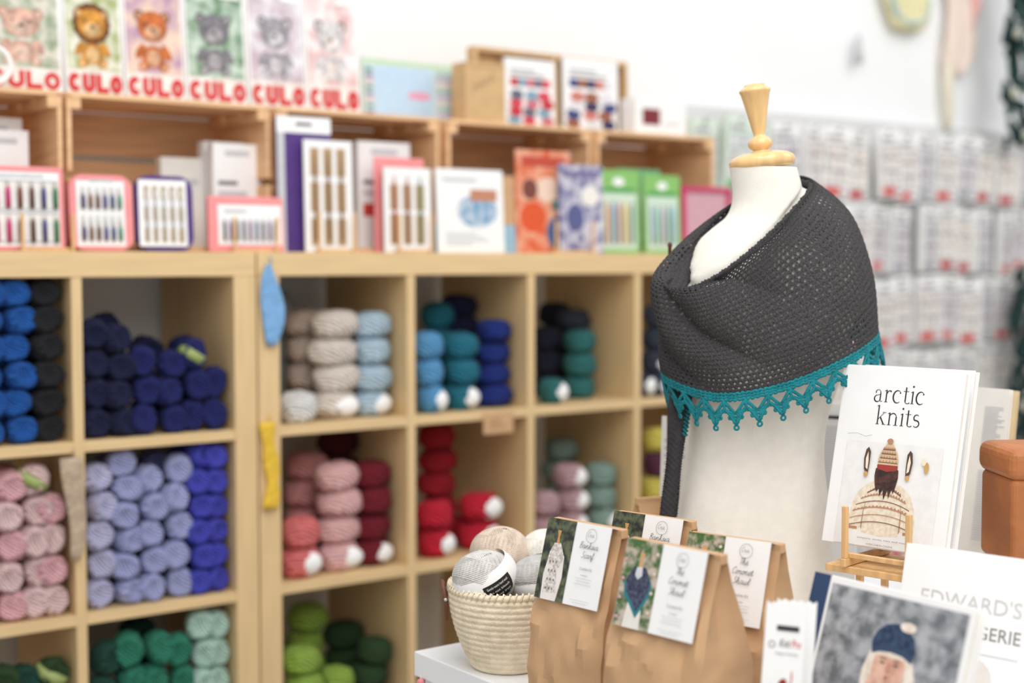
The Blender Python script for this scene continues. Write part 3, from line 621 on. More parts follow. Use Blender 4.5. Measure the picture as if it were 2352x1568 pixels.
# ================================================================= BASKET
bx=Vector((1.268,1.742,TZ+.0005))+R*.010
t=thing('woven_basket','small round coiled seagrass basket on the table corner, filled with yarn','basket',bx)
b=MB(); prof=[(.001,.0)]; H=.128
def br_(f): return .052+.038*math.sin(min(1,f*1.02)*PI/2)**.85
for k in range(14*6+1):
    f=k/(14*6); z=H*f; r=br_(f)+.0020*abs(math.sin(PI*14*f)); prof.append((r,z))
prof.append((.085,H))
for k in range(8): f=1-k/7; prof.append((br_(f)-.006,max(.006,H*f-.001)))
prof.append((.001,.006))
b.lathe(prof,seagrass,56); b.build('woven_body',t,True)
b=MB(); 
for k in range(60):
    a=2*PI*k/60
    b.tube([(.0925*math.cos(a),.0925*math.sin(a),H-.008),(.0905*math.cos(a+.04),.0905*math.sin(a+.04),H+.003),(.084*math.cos(a+.08),.084*math.sin(a+.08),H-.004)],.0018,seagrass,5)
b.build('rim_stitching',t,True)
Lr=-R
b=MB(); c0=Lr*.0940
b.tube([Vector((c0.x,c0.y,H-.022))+F*.014,Vector((c0.x,c0.y,H-.008))+F*.014+Lr*.003,Vector((c0.x,c0.y,H+.002))+Lr*.006,Vector((c0.x,c0.y,H-.006))-F*.014+Lr*.003,Vector((c0.x,c0.y,H-.03))-F*.014+Lr*-.001,Vector((c0.x,c0.y,H-.055))-F*.01+Lr*-.002],[.003,.0035,.0035,.0035,.003,.002],leather,8); b.build('leather_handle',t,True)
b=MB(); b.ell((c0.x,c0.y,H-.022),(.003,.003,.003),silver,10,6,Matrix.Translation(-F*.017)); b.build('rivet',t,True)
def strandball(label,off,r,mname,c,rotz,band=True,txt=None,blacklab=False,seed=1,sq=.82):
    m=mat('strand_'+mname,c,.95,.10,60,bump=.3,bscale=400)
    t=thing('yarn_ball',label,'yarn ball',bx+off,rotz,group='yarn balls in the seagrass basket')
    b=MB(); b.ell((0,0,0),(r*.95,r*.95,r*sq*.95),m,24,16); b.build('yarn_core',t,True)
    b=MB(); rng=random.Random(seed)
    for bd in range(9):
        az=2.4*bd+rng.uniform(-.3,.3); tl=(.5,.95,1.25)[bd%3]+rng.uniform(-.1,.1)
        nrm=Vector((math.cos(az)*math.sin(tl),math.sin(az)*math.sin(tl),math.cos(tl))); u=nrm.orthogonal().normalized(); w=nrm.cross(u); o0=rng.uniform(-.12,.12)
        lift=.97+.012*(bd%4)
        for j in range(13):
            off2=o0+(j-6)*.062; q=math.sqrt(max(.02,1-off2*off2)); P=[]
            for i in range(32):
                a=2*PI*i/32; v=(u*math.cos(a)+w*math.sin(a))*q+nrm*off2; v=v*lift; P.append(Vector((v.x*r,v.y*r,v.z*r*sq)))
            b.tube(P,.00135,m,4,closed=True)
    b.build('yarn_strands',t,True)
    if band:
        b=MB(); rings=[]; qz=lambda z: math.sqrt(max(.1,1-(z/(r*sq*1.05))**2))*r*1.045
        for i in range(13):
            z=(-.56+1.12*i/12)*r*sq; q=qz(z)
            rings.append([(q*math.cos(a),q*math.sin(a),z) for a in [2*PI*k/48 for k in range(48)]])
        b.loft(rings,white,cap=False); lb_=b.build('paper_label',t,True,recalc=False); lb_.rotation_euler=(.25,-.45,0)
        b=MB()
        def onband(a,z): 
            q=qz(z)+.0003; return Vector((q*math.sin(a),-q*math.cos(a),z))
        if txt:
            for li,s in enumerate(txt):
                V,Fs,asp=textverts(s); B=len(b.v); hh=r*.12; ww=min(.85,hh*asp/r)
                for x,y in V: b.v.append(onband(-.1+(x-.5)*ww,r*.16-li*r*.22+y*hh))
                for f_ in Fs: b.face([B+i for i in f_],dark)
        if blacklab:
            P=[[onband(-.1+.95*i/10,-r*.44+r*.62*j/4)*1.003 for i in range(11)] for j in range(5)]
            B=len(b.v)
            for row in P: b.v+=row
            for j in range(4):
                for i in range(10): b.face([B+j*11+i,B+j*11+i+1,B+(j+1)*11+i+1,B+(j+1)*11+i],blk)
            for li in range(3):
                B=len(b.v); V,Fs,asp=textverts(['Gentle warm hand wash','Do not bleach','Do not iron'][li])
                for x,y in V: b.v.append(onband(.0+x*.72,r*.03-li*r*.16+y*r*.08)*1.008)
                for f_ in Fs: b.face([B+i for i in f_],wh)
        b.build('label_print',lb_,recalc=False)
    return t
def cf(x,y,z): return R*x+F*y+Vector((0,0,z))
strandball('cream and grey yarn ball with a black care label, at left in the basket',cf(-.034,-.026,.142),.049,'grey',(214,212,208),CAMROT+.0,blacklab=True,seed=3)
strandball('grey yarn ball with a white printed paper label, at right in the basket',cf(.047,-.022,.140),.042,'grey2',(198,196,194),CAMROT+.25,txt=['100%','AUSTRALIAN','ALPACA'],seed=5)
strandball('beige yarn ball without visible label at the back of the basket',cf(-.012,.042,.168),.046,'fawn',(218,202,186),CAMROT,band=False,seed=8)
strandball('cream yarn ball at back right of the basket beside the bag',cf(.06,.05,.168),.040,'cream',(236,232,224),CAMROT,band=False,seed=11)
# ================================================================= PAPER BAGS
scarfbg=mat('scarf_photo_dark',(30,36,32),.5,kind='photo',scale=90,c2=(96,104,76)); gardbg=mat('garden_photo',(66,104,52),.5,kind='photo',scale=80,c2=(196,180,166))
def bag(label,tl,Z,yaw,title,pic,w=.128,h=.27,card=True,lw=.116,lx=0):
    px,py=tl; P0=at(px,py,Z); rz=CAMROT-math.radians(yaw); dx=Vector((math.cos(rz),math.sin(rz),0)); c=P0+dx*(w/2)
    t=thing('kraft_paper_bag',label,'paper bag',(c.x,c.y,TZ+.0005),rz); h=max(.2,min(.31,P0.z-TZ))
    lv=[(0,1,.038),(.05,1.02,.044),(.1,1.04,.047),(.18,1.05,.049),(.25,1.05,.050),(.34,1.05,.049),(.42,1.05,.047),(.48,1.04,.045),(.55,1.03,.040),(.62,1.02,.035),(.68,1.01,.031),(.74,1,.026),(.8,1,.021),(.86,1,.015),(.92,1,.010),(.96,1,.007),(1,1,.0045)]
    rings=[]; seed=px*.013
    for f,a,bb in lv:
        A=w/2*a; g=.022*max(0,f-.35)/.65; cs=[(-A,-bb),(A,-bb),(A-g,0),(A,bb),(-A,bb),(-A+g,0)]; pts=[]
        for i in range(6):
            p,q=cs[i],cs[(i+1)%6]; n=16 if i in (0,3) else 6
            for k in range(n):
                u=k/n; x=p[0]+(q[0]-p[0])*u; y=p[1]+(q[1]-p[1])*u
                nv=Vector((x*22+seed,y*22,f*4.5)); nz=(abs(noise.noise(nv))*.017+abs(noise.noise(nv*2.1))*.005-.003)*min(1,(1-f)*3.2)*min(1,f*6)
                bul=.008*math.sin(PI*u)*math.sin(PI*min(1,f*1.3)) if i in (0,3) else 0
                ex=noise.noise(Vector((f*9+seed,i,3)))*.004*min(1,(1-f)*4) if i not in (0,3) else 0
                pts.append((x+ex*(1 if x>0 else -1),y+(-1 if i==0 else 1 if i==3 else 0)*(bul+nz),f*h+noise.noise(Vector((x*30,seed,f)))*.0015))
        rings.append(pts)
    R2=[]
    for i in range(len(rings)-1):
        for s in range(2):
            u=s/2; R2.append([tuple(a_+(b_-a_)*u for a_,b_ in zip(p,q)) for p,q in zip(rings[i],rings[i+1])])
    R2.append(rings[-1])
    b=MB(); b.loft(R2,kraft); o=b.build('bag',t,True)
    bmx=bmesh.new(); bmx.from_mesh(o.data)
    for e in bmx.edges: e.smooth = (e.calc_face_angle(0)<.3)
    bmx.to_mesh(o.data); bmx.free()
    b=MB(); 
    b.box(-w/2-.0005,w/2+.0005,-.0065,.0065,h-.012,h+.0008,kraft); b.build('folded_top',t,bevel=.0015)
    if card:
        lh=.11; ang=math.atan2(.040-.0045,(.98-.5)*h)
        M=Matrix.Translation((lx,-.0105,h+.002))@Matrix.Rotation(-ang,4,'X')@Matrix.Translation((0,-.0075,-lh))
        b=MB(); b.box(-lw/2,lw/2,-.0006,.0,0,lh,white,M); 
        b.box(-lw/2,lw/2,0,.019,lh-.0006,lh,white,M)
        lab=b.build('paper_label',t)
        pr=Print(lab,lw,lh,M,y=-.001)
        bgm,kind=pic
        pr.rect(.0,0,.46,1,bgm)
        if kind=='scarf':
            f1=mat('scarf_print',(180,172,166),.6,kind='photo',scale=260,c2=(232,226,222)); sk=cm((232,226,220))
            pr.poly([(.1,.0),(.34,.0),(.38,.3),(.36,.55),(.27,.66),(.19,.66),(.12,.55),(.08,.3)],sk)
            pr.poly([(.17,.7),(.27,.71),(.34,.58),(.35,.5),(.28,.36),(.33,.1),(.12,.08),(.15,.38),(.11,.5),(.12,.58)],f1)
            pr.poly([(.20,.71),(.25,.71),(.235,.78),(.25,.86),(.19,.86),(.21,.78)],cm((206,150,90)))
            for k in range(12): pr.ell(.16+.05*(k%3),.14+.11*(k//3),.010,.014,cm((110,106,98)))
        else:
            nv_=mat('navy_shawl_print',(34,38,62),.6,kind='photo',scale=240,c2=(78,84,112))
            pr.poly([(.12,.0),(.34,.0),(.32,.3),(.35,.56),(.27,.66),(.19,.66),(.11,.56),(.15,.3)],cm((230,226,218)))
            pr.poly([(.205,.68),(.255,.68),(.25,.78),(.26,.86),(.20,.86),(.21,.78)],cm((206,160,110)))
            pr.poly([(.14,.64),(.31,.66),(.40,.54),(.41,.42),(.33,.24),(.27,.12),(.17,.26),(.08,.36),(.06,.50)],cm((24,120,130)))
            pr.poly([(.15,.69),(.30,.70),(.37,.58),(.385,.45),(.31,.28),(.265,.19),(.18,.31),(.10,.40),(.08,.53)],nv_)
            pr.poly([(.19,.69),(.26,.70),(.27,.60),(.22,.55),(.18,.60)],cm((206,208,214)))
            pr.poly([(.10,.50),(.20,.42),(.33,.48),(.32,.50),(.20,.45),(.11,.53)],cm((50,54,84)))
            for k in range(8): pr.ell(.04+.38*(k%2),.1+.11*k,.02,.02,cm([(206,160,170),(220,206,190)][k%2]))
        pr.ring(.73,.86,.0095,.0005,grey); script(pr,'Cra',.72,.845,.0038,grey)
        n=len(title)
        for i,s in enumerate(title): script(pr,s,.72,.70-.115*i,.0050,dark)
        v=.67-.115*n; pr.text('Crochet Kit',.64,v,.83,v+.034,grey)
        pr.text('Includes:',.68,v-.07,.78,v-.05,grey)
        for k in range(3): pr.rect(.6+.02*(k%2),v-.105-.035*k,.86-.02*(k%2),v-.099-.035*k,lgrey)
        pr.rect(.58,.07,.88,.075,lgrey); pr.rect(.62,.04,.84,.045,lgrey)
        pr.done('label_print')
    return t
bag('kraft paper bag beside the basket, label picturing a pale openwork scarf',(1276,1189),1.955,46,['Banksia','Scarf'],(scarfbg,'scarf'))
bag('kraft paper bag half hidden behind the two front bags, scarf on its label',(1421,1174),2.02,40,['Banksia','Scarf'],(scarfbg,'scarf'))
bag('front kraft paper bag, label picturing a navy shawl with teal edge',(1452,1235),1.81,47,['The','Coronet','Shawl'],(gardbg,'shawl'),w=.15,lw=.130)
bag('kraft paper bag in front of the dress form, shawl picture on label',(1588,1222),1.90,38,['The','Coronet','Shawl'],(gardbg,'shawl'),w=.137,lw=.122)
bag('plain kraft paper bag standing left of the dress form, without visible label',(1462,1145),2.36,-20,['x'],(gardbg,'shawl'),w=.09,card=False)
# ================================================================= DRESS FORM + SHAWL SURFACES
MZ=2.25; S=MZ/FPX
base=at(1735,1500,MZ)
form=thing('dress_form','white linen dress form with wooden neck finial, wearing the charcoal shawl','dress form',(base.x,base.y,TZ+.0005),CAMROT)
FI=(Matrix.Translation(form.location)@Matrix.Rotation(CAMROT,4,'Z')).inverted()
def L(px,py,dy=0): return FI@at(px,py,MZ+dy*S)
RG=[
 [(1862,430,0),(1806,502,-95),(1726,578,-130),(1642,640,-132),(1570,664,-70),(1632,574,20),(1696,484,62),(1800,425,60)],
 [(1876,425,4),(1836,500,-112),(1738,596,-156),(1616,668,-162),(1506,648,-82),(1566,556,36),(1684,470,80),(1810,410,76)],
 [(1958,500,0),(1915,590,-128),(1758,690,-176),(1606,748,-168),(1510,722,-50),(1560,640,100),(1720,560,150),(1890,495,118)],
 [(2004,630,0),(1950,712,-140),(1785,795,-186),(1622,826,-165),(1519,800,-30),(1560,750,120),(1740,720,170),(1930,650,130)],
 [(2017,768,10),(1952,822,-140),(1800,885,-184),(1645,908,-165),(1526,866,-30),(1560,840,120),(1740,800,170),(1930,770,130)],
 [(2032,836,14),(1965,890,-144),(1812,956,-190),(1650,984,-170),(1540,940,-30),(1566,910,124),(1740,874,176),(1936,844,134)]]
RL=[[L(*p) for p in r] for r in RG]
def ringpt(k,u):
    r=RL[k]; x=(u%1)*8; i=int(x)%8; t=x-int(x)
    return catm(r[i-1],r[i],r[(i+1)%8],r[(i+2)%8],t)
def shawl(u,v,folds=True):
    x=v*4; i=min(int(x),4); t=x-i
    g=lambda k:ringpt(max(0,min(5,k)),u)
    p=catm(g(i-1),g(i),g(i+1),g(i+2),t) if v<1 else ringpt(4,u).lerp(ringpt(5,u),(v-1)*4)
    if not folds: return p
    n=(ringpt(2,u)-ringpt(2,u+.5)); n.z=0; n.normalize()
    uu=(u%1); env=min(1,v*6)*(1 if v<.7 else max(0,1-(v-.7)*3.3))
    w=math.exp(-((uu-.40)/.13)**2)
    ph=v*13+(uu-.40)*38
    f=.0125*w*(abs(math.sin(ph*.5))**.8*2-1.2)*env
    w2=math.exp(-((uu-.2)/.12)**2)
    f+=.006*w2*math.sin(v*8-(uu-.2)*26+1)*env
    f+=.007*math.exp(-((v-.08)/.05)**2)
    return p+n*f
body=[(1500,1733,172,112),(1440,1732,180,118),(1380,1731,184,124),(1300,1730,184,126),(1220,1730,180,122),(1150,1731,172,114),(1090,1733,162,104),(1030,1736,156,98),(970,1740,158,101),(910,1746,169,114),(850,1752,184,132),(780,1758,204,146),(700,1764,214,144),(640,1768,210,132),(590,1770,190,114),(550,1768,160,98),(520,1767,125,88),(498,1766,98,80),(470,1765,84,75),(440,1763,80,72),(410,1758,78,71),(386,1753,76,70)]
rows=[]
nb=len(body)
for i in range(nb-1):
    for s in range(6):
        u=s/6; q=[body[max(0,i-1)],body[i],body[i+1],body[min(nb-1,i+2)]]
        rows.append(tuple(catm(q[0][k],q[1][k],q[2][k],q[3][k],u) for k in range(4)))
rows.append(body[-1])
NA=96; ctrs=[L(r[1],r[0]) for r in rows]; zs=[c.z for c in ctrs]
best={}
for j in range(3,97):
    v=j/97
    for i in range(480):
        p=shawl(i/480,v)
        lo,hi=0,len(zs)-1
        while hi-lo>1:
            md=(lo+hi)//2
            if zs[md]<p.z: lo=md
            else: hi=md
        k=lo if abs(zs[lo]-p.z)<abs(zs[hi]-p.z) else hi
        a=math.atan2(p.y-ctrs[k].y,p.x-ctrs[k].x); ka=int((a%(2*PI))/(2*PI)*NA+.5)%NA
        rr=math.hypot(p.y-ctrs[k].y,p.x-ctrs[k].x)
        ins=.005+.035*math.exp(-(v/.11)**2)+.05*max(0,(v-.8)/.2)**1.5
        q=rr-ins
        if (k,ka) not in best or best[(k,ka)]>q: best[(k,ka)]=q
rad=[]
for k,(py,cx,hw,hd) in enumerate(rows):
    rw=[]
    for a_ in range(NA):
        a=2*PI*a_/NA; x=hw*S*math.cos(a); y=hd*S*math.sin(a); r0=math.hypot(x,y)
        rw.append(max(r0 if (k,a_) not in best else min(r0,best[(k,a_)]),best.get((k,a_),0)) if py>436 or (k,a_) not in best else r0)
    rad.append(rw)
for it in range(3):
    new=[]
    for k in range(len(rad)):
        a0,a1=rad[max(0,k-1)],rad[min(len(rad)-1,k+1)]
        new.append([min(rad[k][i],(rad[k][i-1]+rad[k][(i+1)%NA]+a0[i]+a1[i]+rad[k][i]*2)/6) if it==2 else (rad[k][i-1]+rad[k][(i+1)%NA]+a0[i]+a1[i]+rad[k][i]*2)/6 for i in range(NA)])
    rad=new
rings=[]
for k in range(len(rows)):
    c=ctrs[k]; rings.append([(c.x+rad[k][i]*math.cos(2*PI*i/NA),c.y+rad[k][i]*math.sin(2*PI*i/NA),c.z) for i in range(NA)])
rings.insert(0,[(p[0],p[1],.0) for p in rings[0]])
b=MB(); b.loft(rings,linen); b.build('torso',form,True)
b=MB()
for ai in (int((1-.25-.04)*NA),int((1-.25+.12)*NA)):
    b.tube([Vector(rings[k][ai]) for k in range(1,62)],.0004,linen,5)
b.build('seam',form,True)
tilt=Matrix.Translation(L(1752,386))@Matrix.Rotation(math.radians(-6.5),4,'Y')
def px(v): return v*S
b=MB(); b.lathe([(px(66),0),(px(72),px(3)),(px(75),px(10)),(px(75),px(18)),(px(71),px(25)),(px(60),px(31)),(px(40),px(36)),(px(12),px(37))],beech,56,M=tilt); b.build('neck_cap',form,True)
b=MB(); b.lathe([(px(22),px(35)),(px(22),px(39)),(px(16),px(41)),(px(24),px(46)),(px(28),px(53)),(px(27),px(61)),(px(20),px(69)),(px(13),px(73)),(px(13),px(77)),(px(16),px(88)),(px(24),px(130)),(px(33),px(170)),(px(35.5),px(174)),(px(35.5),px(178)),(px(30),px(183)),(px(24),px(185)),(px(23),px(190)),(px(3),px(192))],beech,48,M=tilt); b.build('finial',form,True)
# ================================================================= SHAWL
NU,NV=96,32; su,sv=7,7
sm=bpy.data.materials.new('charcoal_openwork_crochet'); sm.use_nodes=True
nt=sm.node_tree; N=nt.nodes; K=nt.links; bs=N['Principled BSDF']; bs.inputs['Roughness'].default_value=.92
uvn=N.new('ShaderNodeUVMap'); sp=N.new('ShaderNodeSeparateXYZ'); K.new(uvn.outputs[0],sp.inputs[0])
def mth(op,a,b=None):
    n=N.new('ShaderNodeMath'); n.operation=op
    for i,q in enumerate((a,b)):
        if q is None: continue
        if isinstance(q,(int,float)): n.inputs[i].default_value=q
        else: K.new(q,n.inputs[i])
    return n.outputs[0]
fl=mth('FLOOR',sp.outputs[1]); off=mth('MULTIPLY',mth('MODULO',fl,2.0),.5)
fu=mth('SUBTRACT',mth('FRACT',mth('ADD',sp.outputs[0],off)),.5); fv=mth('MULTIPLY',mth('SUBTRACT',mth('FRACT',sp.outputs[1]),.5),1.1)
dist=mth('SQRT',mth('ADD',mth('MULTIPLY',fu,fu),mth('MULTIPLY',fv,fv)))
cb=N.new('ShaderNodeTexNoise'); cb.inputs['Scale'].default_value=.12; K.new(uvn.outputs[0],cb.inputs[0])
cb2=N.new('ShaderNodeTexNoise'); cb2.inputs['Scale'].default_value=1.3; K.new(uvn.outputs[0],cb2.inputs[0])
thr=mth('ADD',mth('ADD',mth('MULTIPLY',mth('SUBTRACT',cb.outputs[0],.5),.35),.195),mth('MULTIPLY',mth('SUBTRACT',cb2.outputs[0],.5),.5))
solid=mth('GREATER_THAN',dist,thr); K.new(solid,bs.inputs['Alpha'])
nz=N.new('ShaderNodeTexNoise'); nz.inputs['Scale'].default_value=4; nz.inputs['Detail'].default_value=4; K.new(uvn.outputs[0],nz.inputs[0])
rp=N.new('ShaderNodeValToRGB'); rp.color_ramp.elements[0].position=.3; rp.color_ramp.elements[1].position=.7; rp.color_ramp.elements[0].color=lin((40,38,41)); rp.color_ramp.elements[1].color=lin((86,83,85)); K.new(nz.outputs[0],rp.inputs[0]); K.new(rp.outputs[0],bs.inputs['Base Color'])
bp=N.new('ShaderNodeBump'); bp.inputs['Strength'].default_value=1; bp.inputs['Distance'].default_value=.003; K.new(nz.outputs[0],bp.inputs['Height']); K.new(bp.outputs[0],bs.inputs['Normal'])
sh=thing('crochet_shawl','charcoal openwork crochet shawl with teal lace edge draped on the dress form','shawl',form.location,CAMROT)
V=[]; Fc=[]; UV=[]
nu,nv=NU*su,NV*sv
cache=[]
for j in range(nv+1):
    v=j/nv; cache.append([shawl(i/(NU*2),v) for i in range(0,NU*2+1)])
for j in range(nv+1):
    row=cache[j]
    for i in range(nu+1):
        x=i/nu*NU*2; a=int(x); t=x-a
        if a>=NU*2: a=NU*2-1; t=1
        p=row[a].lerp(row[a+1],t)
        vv=j/sv; r=int(vv) if j<nv else NV-1; f=i/su+.5*(r%2)
        rel=.0026*max(abs(math.cos(PI*f))**1.5,abs(math.cos(PI*vv))**1.5)+.0007*math.sin(2*PI*(2*i/su+vv))-.0013
        d=Vector((p.x-(.006),p.y,.25*(p.z-.3))); d.normalize()
        V.append(p+d*rel); UV.append((i/su,j/sv))
for j in range(nv):
    for i in range(nu): a=j*(nu+1)+i; Fc.append((a,a+1,a+nu+2,a+nu+1))
me=bpy.data.meshes.new('shawl_body'); me.from_pydata([tuple(v) for v in V],[],Fc); me.materials.append(sm)
ul=me.uv_layers.new(name='UVMap'); idx=[0]*len(me.loops); me.loops.foreach_get('vertex_index',idx)
flat=[0]*(2*len(idx))
for k,q in enumerate(idx): flat[2*k],flat[2*k+1]=UV[q]
ul.data.foreach_set('uv',flat); me.polygons.foreach_set('use_smooth',[True]*len(me.polygons)); me.update()
o=bpy.data.objects.new('shawl_body',me); COL.objects.link(o); o.parent=sh
b=MB(); 
rim=[shawl(i/400,0)+Vector((0,0,.0016*math.sin(i*PI/2))) for i in range(400)]
b.tube(rim,[.0046+.0008*math.sin(i*PI*.66) for i in range(400)],charcoal,8,closed=True); b.build('top_edge',sh,True)
# teal edging: head rows, then open triangular points with small picots
b=MB(); NS=25
def lp(u,w): return shawl(u,1+.25*w)
def ltube(pts,r):
    P=[]
    for k in range(len(pts)-1):
        for s in range(3):
            t=s/3; P.append(lp(pts[k][0]+(pts[k+1][0]-pts[k][0])*t,pts[k][1]+(pts[k+1][1]-pts[k][1])*t))
    P.append(lp(*pts[-1])); b.tube(P,r,teal,6)
for w,r in ((-.04,.0025),(.05,.0023),(.14,.0026)):
    b.tube([lp(i/460,w+.018*math.sin(i*1.3)) for i in range(460)],[r*(1+.25*math.sin(i*1.7)) for i in range(460)],teal,6,closed=True)
for s in range(NS):
    u0=s/NS; d=1/NS; q=lambda a,w_:(u0+d*a,w_)
    for k in range(6): uu=(k+.5)/6; ltube([q(uu,-.02),q(uu+.03,.15)],.0020)
    for e in (0,.05):
        ltube([q(.0,.14+e),q(.5-e,.56)],.0021); ltube([q(1.,.14+e),q(.5+e,.56)],.0021)
    ltube([q(.0,.15),q(.01,.40),q(.20,.55),q(.5,.90)],.0025); ltube([q(1.,.15),q(.99,.40),q(.80,.55),q(.5,.90)],.0025)
    ltube([q(-.02,.40),q(.22,.50),q(.5,.56),q(.78,.50),q(1.02,.40)],.0022)
    ltube([q(.24,.60),q(.5,.66),q(.76,.60)],.0019)
    for a in (.30,.40,.60,.70): ltube([q(a,.54),q(.5+(a-.5)*.4,.86)],.0021)
    for a,w_ in ((.08,.47),(.24,.68),(.5,.99),(.76,.68),(.92,.47)):
        c=lp(*q(a,w_)); tx=(lp(*q(a+.1,w_))-lp(*q(a-.1,w_))).normalized(); tz=(lp(*q(a,w_))-lp(*q(a,w_-.1))).normalized()
        rr=.0034 if a==.5 else .0022
        b.tube([c+tx*rr*math.cos(t_)+tz*rr*math.sin(t_) for t_ in [2*PI*k/10 for k in range(10)]],.0018,teal,5,closed=True)
b.build('teal_lace_edging',sh,True)
b=MB(); rings=[]
for i in range(110):
    f=i/109; py=850+345*f; cx=1570-36*f; hw=25-8*f+2.5*math.sin(f*8)
    if f>.98: hw*=.8
    ring=[]
    for k in range(32):
        a=2*PI*k/32; p=L(cx+hw*math.cos(a),py,-52+10*math.sin(a)+5*math.sin(3*a+f*4)); 
        ring.append(p+Vector((math.cos(a),math.sin(a),0))*.0014*(math.cos(i*PI/2+ (k//2%2)*PI)))
    rings.append(ring)
b.loft(rings,charcoal); b.build('hanging_tail',sh,True)
b=MB()
for k in range(8):
    p=L(1577-10*k/8,930+9*k,-66); q=L(1587-10*k/8,935+9*k,-64); b.tube([p,(p+q)/2+Vector((0,-.002,-.003)),q],.002,teal,6)
b.build('tail_edging',sh,True)
t=thing('wooden_needle','dark brown wooden needle tip poking up behind the left of the shawl','needle',at(1538,640,2.36),0)
pm=mat('dark_rosewood',(96,42,30),.4,.1,30)
z=at(1538,556,2.36).z-at(1538,640,2.36).z; jz=at(1538,640,2.36).z-TZ
b=MB(); b.tube([(0,0,-jz+.001),(0,0,z-.01),(0,0,z-.004),(0,0,z)],[.003,.003,.0042,.002],pm,10); b.build('shaft',t,True)
# ================================================================= BOOKS AND STANDS (right)
def book(name,label,tl,Ztl,yaw,lean,w,h,th,cover,spine=None,cat_='book',floor=False):
    rz=CAMROT-math.radians(yaw); P=at(tl[0],tl[1],Ztl); rx=-math.radians(lean)
    up=Matrix.Rotation(rz,3,'Z')@Matrix.Rotation(rx,3,'X')@Vector((0,0,1)); dx=Matrix.Rotation(rz,3,'Z')@Vector((1,0,0))
    if floor: h=(P.z-TZ-.001-th*math.sin(-rx))/up.z
    base=P-up*h+dx*(w/2)
    t=thing(name,label,cat_,base,rz,rx)
    part('front_cover',t,(-w/2,w/2,0,.0022,0,h),m=cover,bevel=.0006); part('back_cover',t,(-w/2,w/2,th-.0022,th,0,h),m=cover,bevel=.0006)
    part('spine',t,(-w/2-.0015,-w/2+.001,0.0003,th-.0003,0,h),m=spine or cover,bevel=.0006)
    part('page_block',t,(-w/2+.001,w/2-.004,.0022,th-.0022,.003,h-.003),m=pages,bevel=0)
    return t,Print(t,w,h)
W1,H1=.192,.268
t2,p2=book('knitting_book','white hardback directly behind the white book titled arctic knits',(1968,836),2.185,43,14,W1,H1,.016,white); 
t1,p=book('knitting_book','white book titled arctic knits on a wooden easel, person in patterned hat',(1945,836),2.15,43,14,W1,H1,.018,white)
serif(p,'arctic',.49,.80,.0185,blk); serif(p,'knits',.50,.675,.0185,blk)
p.rect(.10,.005,.90,.575,cm((236,235,234)))
def pr_(c,c2,s=150): return mat('printph_%d_%d_%d'%c,c,.7,kind='photo',scale=s,c2=c2)
jm=pr_((222,206,182),(238,228,210)); br=cm((128,82,64)); br2=cm((184,136,104)); crm=cm((238,226,202)); hair=pr_((46,30,28),(84,52,44))
SX=lambda pts:[(.47+(u-.47)*.78,v) for u,v in pts]
# person from behind: sloping shoulders, sleeves hanging at both sides, hair over the yoke
jp=[(.12,.10),(.115,.16),(.14,.23),(.19,.295),(.27,.34),(.36,.365),(.40,.385),(.54,.385),(.58,.365),(.67,.34),(.75,.295),(.80,.23),(.825,.16),(.82,.10),(.78,.085),(.715,.085),(.68,.105),(.66,.075),(.47,.065),(.28,.075),(.26,.105),(.225,.085),(.16,.085)]
p.poly(SX(jp),jm)
p.poly(SX([(.26,.105),(.265,.19),(.28,.24),(.285,.24),(.275,.19),(.275,.09)]),cm((176,150,122))); p.poly(SX([(.68,.105),(.675,.19),(.66,.24),(.655,.24),(.665,.19),(.665,.09)]),cm((176,150,122)))
for a_,b_ in ((.125,.225),(.715,.815)): p.rect(.47+(a_-.47)*.78,.09,.47+(b_-.47)*.78,.104,br2)
def yoke(v,hw,c,th=.008,zz=0):
    hw*=.78; n=16; top=[];bot=[]
    for i in range(n+1):
        u=-1+2*i/n; y=v-.035*u*u; top.append((.47+hw*u,y+th)); bot.append((.47+hw*u,y))
    for i in range(n): 
        p.l-=1 if i else 0
        p.poly([bot[i],bot[i+1],top[i+1],top[i]],c)
        if zz: p.l-=1; p.poly([(bot[i][0],top[i][1]),(bot[i+1][0],top[i+1][1]),((bot[i][0]+bot[i+1][0])/2,top[i][1]+.010)],c)
yoke(.35,.12,br2,.004); yoke(.325,.18,br,.004,1); yoke(.29,.24,br2,.004,1); yoke(.255,.285,br,.004); yoke(.22,.31,br2,.004,1); yoke(.18,.33,br2,.004); yoke(.14,.34,br,.004)
p.poly(SX([(.385,.305),(.36,.34),(.345,.39),(.35,.43),(.39,.45),(.55,.45),(.59,.43),(.595,.39),(.58,.34),(.56,.30),(.545,.33),(.52,.275),(.50,.32),(.47,.265),(.45,.32),(.42,.28),(.41,.33)]),hair)
p.poly(SX([(.365,.43),(.36,.45),(.375,.465),(.565,.465),(.58,.45),(.575,.43),(.47,.418)]),cm((160,58,50)))
p.poly(SX([(.365,.455),(.362,.485),(.38,.52),(.41,.55),(.44,.572),(.47,.578),(.50,.572),(.53,.55),(.56,.52),(.578,.485),(.575,.455)]),cm((210,184,150)))
for k in range(4):
    v=.465+.024*k; hw=.080-.010*k; p.rect(.47-hw,v,.47+hw,v+.005,br)
    for q in range(6): u=.47-hw+2*hw*(q+.5)/6; p.l-=1 if q else 0; p.poly([(u-.008,v+.007),(u+.008,v+.007),(u,v+.017)],br2)
p.ell(.47,.586,.026,.015,br2)
